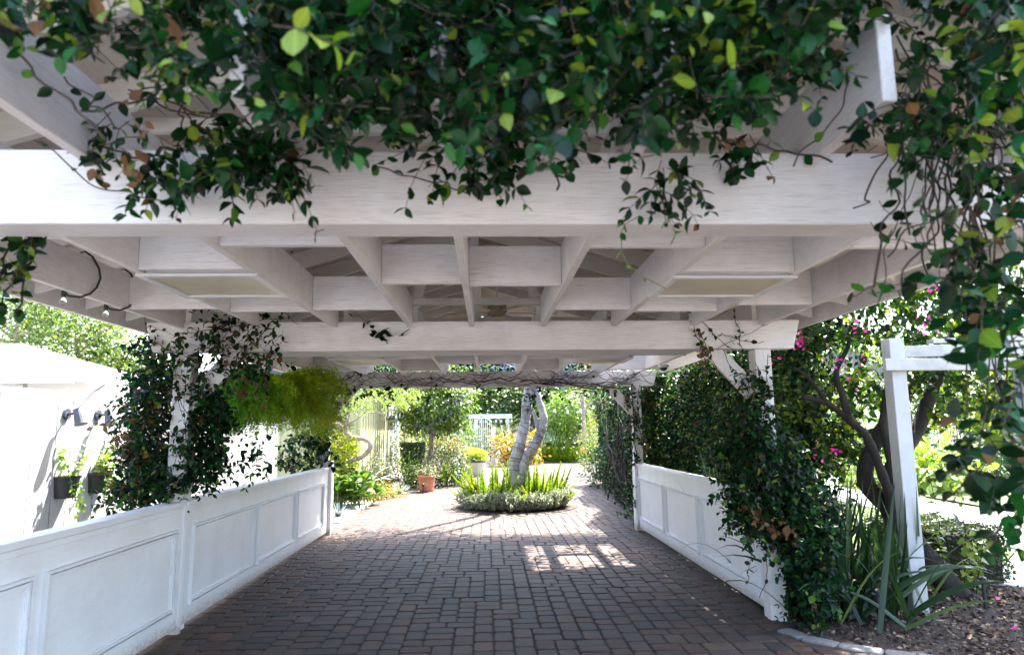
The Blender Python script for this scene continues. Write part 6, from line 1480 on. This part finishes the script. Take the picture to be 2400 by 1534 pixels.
for poly, n, y0, y1, yg in (([(1870, 720), (2000, 690), (2250, 600), (2420, 580), (2420, 900), (2180, 900), (2060, 800), (1940, 860), (1880, 820)], 480, 6.3, 8.6, 0.20), ([(1810, 850), (1900, 850), (1950, 920), (2040, 1000), (2060, 1060), (1960, 1040), (1860, 1010), (1810, 1000)], 190, 7.0, 8.6, 0.25),
                            ([(1830, 1000), (1960, 1010), (2000, 1040), (1980, 1070), (1930, 1080), (1860, 1060)], 60, 7.1, 8.2, 0.22), ([(2180, 900), (2420, 900), (2420, 1000), (2300, 1010), (2200, 1000), (2170, 960)], 150, 7.0, 8.8, 0.45), ([(1950, 860), (2060, 820), (2100, 900), (2060, 960), (1990, 940)], 60, 7.2, 8.4, 0.25), ([(2050, 940), (2110, 900), (2120, 1000), (2070, 1000)], 22, 7.4, 8.2, 0.3)):  # right-hand leaves made yellower, backlight put into their colour
    for (x, y) in in_poly_pts(poly, n):
        b = atY(x, y, rng.uniform(y0, y1)); sprig(LS, st, b, rng.normal(size=3) * 0.8 + np.array([0, -0.1, -0.1]), rng.uniform(0.15, 0.4), int(rng.integers(4, 8)), 0.068, 0.3, 0.5, yg, 0.005, rad=0.003)
n = 6000  # unseen upper leaves added to shade the arbor post and the drive
P = np.stack([rng.uniform(3.5, 5.6, n), rng.uniform(5.9, 8.2, n), rng.uniform(3.1, 4.3, n)], 1); cl = np.sin(P[:, 0] * 4.1) * np.sin(P[:, 1] * 3.7 + P[:, 2] * 2.9)
P = P[cl > -0.35]; LS.add(P, rdir(len(P), -0.2), rdir(len(P), 0.8), rng.uniform(0.05, 0.085, len(P)), lcs(len(P), 0.2, 0))
LS.build(bt, M['bougleaf'], T_HEART, 300); st.build('twigs', M['darkbark'], bt)
LS = Leaves()
for u, v, k in ((2235, 625, 16), (2205, 680, 18), (2180, 762, 14), (1875, 790, 14), (1878, 812, 6), (1965, 850, 8), (1815, 855, 7), (1990, 895, 6), (1915, 748, 5), (1955, 1052, 8), (1910, 1062, 6), (2025, 770, 5), (2035, 850, 5), (2000, 750, 5)):
    b = atY(u, v, rng.uniform(6.2, 6.7)); LS.add(b + rng.normal(size=(k, 3)) * np.array([0.035, 0.05, 0.05]), rdir(k, -0.2), rdir(k), rng.uniform(0.03, 0.045, k), rng.random(k))
LS.build(bt, M['pink'], T_HEART, 200, 'bracts', 'bract')

# iris clumps: every blade a piece
M['iris'] = fol('iris_blade', [(0, (0.007, 0.024, 0.010)), (0.4, (0.02, 0.052, 0.020)), (0.8, (0.065, 0.11, 0.04)), (1, (0.14, 0.18, 0.055))], 0.42, 0.25)
def blade(t, base, az, el, L_, w, arch, lc, K=9):
    p = np.array(base, float) - org(t); d = np.array([math.cos(az) * math.cos(el), math.sin(az) * math.cos(el), math.sin(el)]); tw = rng.uniform(-0.8, 0.8)
    V = []; F = []
    side = nrm(np.cross(d, np.array([math.cos(az + tw), math.sin(az + tw), 0.2])))
    for k in range(K + 1):
        f = k / K; ww = w * min(1, 0.75 + f) * (1 - f ** 2.6) + 0.0008; up_ = np.cross(side, d)
        V += [p - side * ww + up_ * ww * .3, p, p + side * ww + up_ * ww * .3]
        p = p + d * L_ / K; d = nrm(d + np.array([0, 0, -arch * f * 2]))
    for k in range(K):
        for j in (0, 1): F.append((k * 3 + j, k * 3 + j + 1, k * 3 + j + 4, k * 3 + j + 3))
    link('blade', mesh_np('blade', np.array(V), F, M['iris'], True, {'lc': np.full(len(V), lc)}), t)
ir = thing('iris_clump', 'tall clump of sword-shaped iris leaves beside the arbor post', 'plant', (3.25, 6.1, 0))
for i in range(175):
    b = (3.10 + rng.normal() * 0.25, 6.1 + rng.normal() * 0.24, 0.0); az = rng.uniform(0, 6.28)
    if rng.random() < 0.62: blade(ir, b, az, rng.uniform(1.1, 1.5), rng.uniform(0.7, 1.25), rng.uniform(0.018, 0.032), rng.uniform(0, 0.03), np.clip(rng.normal(0.3, 0.2), 0, 1))
    else: blade(ir, b, float(rng.choice([-0.35, 0.25, 2.9, 3.6])) + rng.normal() * 0.3, rng.uniform(0.6, 1.1), rng.uniform(0.7, 1.15), rng.uniform(0.018, 0.032), rng.uniform(0.10, 0.24), np.clip(rng.normal(0.45, 0.25), 0, 1))
ir2 = thing('iris_clump', 'low iris fan lying on the mulch in front of the arbor post', 'plant', (3.35, 5.75, 0))
for u, v, tu, tv in ((2010, 1370, 2020, 1500), (2150, 1420, 2080, 1500), (2180, 1380, 2250, 1460), (2120, 1460, 2165, 1400), (2130, 1470, 2150, 1400), (2060, 1420, 2190, 1430), (2140, 1350, 2260, 1440), (2170, 1400, 2290, 1430)):
    a = atZ(u, min(v + 30, 1480), 0.0); az = float(rng.choice([0.1, -0.25, 2.9])) + rng.normal() * 0.25; blade(ir2, (a[0], a[1], 0.02), az, rng.uniform(0.4, 0.9), rng.uniform(0.55, 0.95), 0.016, rng.uniform(0.10, 0.2), rng.uniform(0.4, 0.95))
q = atY(1655, 1095, 8.6); ir3 = thing('iris_clump', 'pale iris leaves showing above the right panelled wall', 'plant', (3.05, 8.6, 0))
for i in range(34): blade(ir3, (3.05 + rng.normal() * 0.12, 8.6 + rng.normal() * 0.15, 0.0), rng.uniform(0, 6.28), rng.uniform(1.15, 1.5), rng.uniform(0.95, 1.4), 0.02, rng.uniform(0, 0.10), rng.uniform(0.5, 1.0))

# box hedge, saplings, path lights
box_hedge('box_hedge', 'low clipped box hedge on the right at the lawn edge', 4.55, 5.25, 6.95, 8.35, 0.52, 'hedge', 0.032, 9000, 0.06, 0.35)
sp_ = thing('young_shrub', 'lime-leaved young shoots rising beside the arbor post', 'shrub', (4.25, 6.7, 0)); LS = Leaves(); st = MB()
for bx, by, L_, lean in ((4.42, 6.75, 1.15, -0.05), (4.6, 6.7, 0.95, 0.1), (4.35, 6.6, 0.8, -0.1), (4.62, 6.6, 0.6, 0.2), (4.3, 6.9, 0.95, -0.1), (4.5, 6.6, 0.7, 0.1), (4.66, 6.7, 0.5, 0.25)):
    sprig(LS, st, (bx, by, 0.0), (lean, -0.05, 1.0), L_, 14, 0.065, -0.1, 0.12, 0.75, 0, rad=0.006, lean=0.2)
LS.build(sp_, M['lightgreen'], T_HEART, 160); st.build('stems', M['darkbark'], sp_)
path_light('black path light among the iris leaves', 3.12, 5.62, 0.27); path_light('black path light on the mulch near the box hedge', 4.34, 6.10, 0.24)
M['chips'] = fol('mulch_chip', [(0, (0.02, 0.012, 0.009)), (0.45, (0.06, 0.036, 0.026)), (0.75, (0.13, 0.088, 0.06)), (1, (0.22, 0.17, 0.12))], 0.8, 0.05, (1, 1, 1), 0.2)
LS = Leaves(); n = 20000
P = np.stack([rng.uniform(2.4, 6.2, n), rng.uniform(4.2, 8.5, n), rng.uniform(-0.005, 0.012, n)], 1)
MUL = [(2.47, 8.5), (2.47, 6.1), (2.42, 5.66), (2.52, 5.42), (2.8, 5.14), (3.3, 4.86), (4.3, 4.45), (6.2, 4.0), (5.9, 6.3), (5.0, 7.0), (5.5, 8.5)]
P = P[[pip(MUL, a, b) for a, b in P[:, :2]]]; n = len(P)
LS.add(P, nrm(rng.normal(size=(n, 3)) * np.array([1, 1, 0.25])), rdir(n, 1.6), 0.012 + 0.05 * rng.random(n) ** 2, rng.random(n) ** 1.4)
lt = LS.build(None, M['chips'], T_MID, name='leaf_litter'); tag(lt, 'brown leaf litter and bark chips on the mulch', 'leaf litter', kind='stuff')
for i, (u, v) in enumerate(((2300, 1402), (2340, 1398), (2050, 1450), (2375, 1472))):
    q = atZ(u, v, 0.012); LS = Leaves(); LS.add(q + rng.normal(size=(3, 3)) * np.array([0.010, 0.010, 0.003]), rdir(3, 0.2), rdir(3, 1), 0.026, rng.random(3)); o = LS.build(None, M['pink'], T_HEART, name='fallen_bract'); tag(o, ('fallen magenta bract on the mulch just left of the outer path light', 'fallen magenta bract on the mulch right of the outer path light', 'fallen magenta bract on the mulch at the iris foot', 'fallen magenta bract in the bottom right corner of the mulch')[i], 'petal', 'fallen bracts on the mulch')
# grass blades on the lawns
LS = Leaves(); n = 26000
P = np.stack([rng.uniform(4.5, 7.6, n), rng.uniform(7.2, 16, n), np.full(n, -0.012)], 1); LW = [(5.04, 7.05), (6.76, 8.88), (7.34, 11.24), (7.5, 12.7), (7.48, 15.9), (4.5, 16), (4.0, 12.5), (4.45, 10.2), (5.62, 8.6)]
P = P[[pip(LW, a, b) for a, b in P[:, :2]]]; n = len(P)
M['grass'] = fol('grass_blade', [(0, (0.05, 0.09, 0.02)), (0.6, (0.11, 0.16, 0.04)), (1, (0.18, 0.21, 0.06))], 0.6, 0.3)
LS.add(P, rdir(n, 1.6), rdir(n), rng.uniform(0.03, 0.05, n), rng.random(n)); tag(LS.build(None, M['grass'], (np.array([(-0.06, 0, 0), (0.06, 0, 0), (0, 1, 0)], float), np.array([(0, 1, 2)])), name='grass'), 'short mown grass between bed and walk', 'grass', kind='stuff')

# ramp with railing, siding building, iron railings
M['siding'] = paint('pale_siding', (0.72, 0.72, 0.60), 'x', grain=0.3, dirt=0.1)
M['rampgrey'] = plain('ramp_grey', (0.10, 0.105, 0.12), 0.8, 0.15, 20)
rb = thing('siding_house', 'pale siding house behind the bougainvillea', 'house', (10, 28, 0))
MB().box(8.9, 15.4, 25.6, 34, -0.03, 3.4).build('wall', M['siding'], rb)
for z in np.arange(0.2, 3.3, 0.2): MB().box(8.89, 15.41, 25.57, 25.598, z, z + 0.18).build('siding_board', M['siding'], rb)
mb = MB(); mb.v = [(8.4, 25.1, 3.35), (15.9, 25.1, 3.35), (15.9, 34.5, 3.35), (8.4, 34.5, 3.35), (12.15, 25.1, 5.2), (12.15, 34.5, 5.2)]; mb.f = [(0, 4, 5, 3), (1, 2, 5, 4), (0, 1, 4), (3, 5, 2), (0, 3, 2, 1)]; mb.build('roof', M['shingle'], rb)
rp = thing('access_ramp', 'concrete access ramp with dark mat rising to the siding house', 'ramp', (9.6, 21.5, 0))
mb = MB(); mb.v = [(8.6, 19.5, 0.0), (10.4, 19.4, 0.0), (11.6, 24.4, 0.75), (9.8, 24.5, 0.75), (8.6, 19.5, -0.06), (10.4, 19.4, -0.06), (11.6, 24.4, -0.06), (9.8, 24.5, -0.06)]; mb.f = [(0, 1, 2, 3), (0, 4, 5, 1), (1, 5, 6, 2), (2, 6, 7, 3), (3, 7, 4, 0)]; mb.build('slab', M['concrete'], rp)
mb = MB(); mb.v = [(8.75, 19.6, 0.02), (9.75, 19.55, 0.02), (10.95, 24.4, 0.757), (9.95, 24.45, 0.757)]; mb.f = [(0, 1, 2, 3)]; mb.build('mat', M['rampgrey'], rp)
rl = thing('white_railing', 'white baluster railing beside the access ramp', 'railing', (10.6, 21.5, 0))
A_, B_ = np.array([10.25, 18.75, 0.0]), np.array([11.75, 24.4, 0.75])
q = A_; MB().box(q[0] - 0.10, q[0] + 0.10, q[1] - 0.1, q[1] + 0.1, -0.02, 1.05).build('post', M['white'], rl)
for z in (0.12, 0.92): MB().bar(tuple(A_ + np.array([0.02, 0.1, z])), tuple(B_ + np.array([0, 0, z])), 0.06, 0.07).build('rail', M['white'], rl)
for i in range(1, 40):
    q = A_ + (B_ - A_) * i / 40; MB().box(q[0] - 0.02, q[0] + 0.02, q[1] - 0.02, q[1] + 0.02, q[2] + 0.16, q[2] + 0.885).build('baluster', M['white'], rl)
q = atY(2180, 1060, 19); pw = thing('white_post', 'white post with ivy behind the arbor post', 'post', (q[0], 19, 0)); MB().box(q[0] - 0.1, q[0] + 0.1, 18.9, 19.1, -0.02, 1.75).build('post', M['white'], pw)
bush('ivy', 'dark ivy climbing the white post', 'vine', (q[0] - 0.25, 19, 1.0), (0.25, 0.25, 0.9), 'hedge', 0.09, 40, 22, T_HEART, 0.10, 0.05)
fi = thing('iron_fence', 'black iron railings beyond the far lawn', 'fence', (20, 30, 0))
x = 14.0
while x < 27: 
    MB().box(x - 0.016, x + 0.016, 30.0, 30.03, 0.05, 1.75).build('bar', M['darkmetal'], fi); x += 0.15
for z in (0.25, 1.55): MB().box(14, 27, 30.031, 30.06, z, z + 0.05).build('rail', M['darkmetal'], fi)
for x in (14.0, 16.4, 18.8, 21.2, 23.6, 26.0): MB().box(x + 0.03, x + 0.12, 29.96, 30.05, -0.02, 1.9).build('post', M['darkmetal'], fi)
for i, x in enumerate((15.6, 18.9, 22.4)): box_hedge('lawn_hedge', ('brown-green hedge below the iron railings, left part', 'brown-green hedge below the iron railings, middle part', 'brown-green hedge below the iron railings, right part')[i], x, x + 3.2, 27.6, 28.4, 0.75, 'greygreen', 0.09, 2600, 0.1, 0.2, group='hedges below the iron railings')
M['monstera'] = fol('monstera_leaf', [(0, (0.10, 0.17, 0.03)), (0.5, (0.22, 0.30, 0.06)), (1, (0.45, 0.48, 0.14))], 0.4, 0.35)
for (px_, y, lab) in ((2130, 17.5, 'yellow-green broadleaf plants behind the bougainvillea trunks'), (2060, 18.5, 'mottled plants left of the bougainvillea trunks'), (2200, 16.6, 'deeply cut green leaves right of the arbor post')):
    q = atY(px_, 1100, y); bush('broadleaf_plant', lab, 'plant', (q[0], y, 0.5), (0.8, 0.5, 0.5), 'monstera', 0.24, 40, 12, T_BROAD, 0.2, 0.2)
q = atY(2330, 1040, 22); bush('green_shrub', 'green shrub on the far lawn under the arbor rails', 'shrub', (q[0], 22, 0.6), (1.0, 0.7, 0.6), 'midgreen', 0.12, 60, 26, T_MID, 0.2, 0.2)
q = atY(1960, 960, 14.0); bush('green_shrub', 'bright leafy shrub beyond the bougainvillea', 'shrub', (q[0] + 0.3, 15.0, 1.3), (1.5, 0.8, 1.2), 'lightgreen', 0.09, 90, 26, T_MID, 0.28, 0.3)
q = atY(1850, 900, 12.5); bush('green_shrub', 'leafy shrub seen right of the near post', 'shrub', (q[0] + 0.2, 12.5, 1.7), (0.8, 0.7, 0.9), 'lightgreen', 0.08, 80, 26, T_MID, 0.22, 0.3)
# a few fallen leaves along the foot of the panelled walls
LS = Leaves(); n = 90
sd_ = rng.random(n) < 0.45
P = np.stack([np.where(sd_, -2.44 + np.abs(rng.normal(0, 0.10, n)), 2.34 - np.abs(rng.normal(0, 0.12, n))), rng.uniform(4.6, 11.5, n), rng.uniform(0.004, 0.012, n)], 1)
P[:14, 0] = rng.uniform(-2.2, 2.1, 14)
LS.add(P, nrm(rng.normal(size=(n, 3)) * np.array([1, 1, 0.15])), rdir(n, 2.5), rng.uniform(0.025, 0.05, n), np.where(rng.random(n) < 0.7, 0.985, 0.6))
o = LS.build(None, M['jasmine_shaded'], T_MIX, name='fallen_leaves'); tag(o, 'dry fallen leaves along the foot of the low walls', 'leaves', kind='stuff')
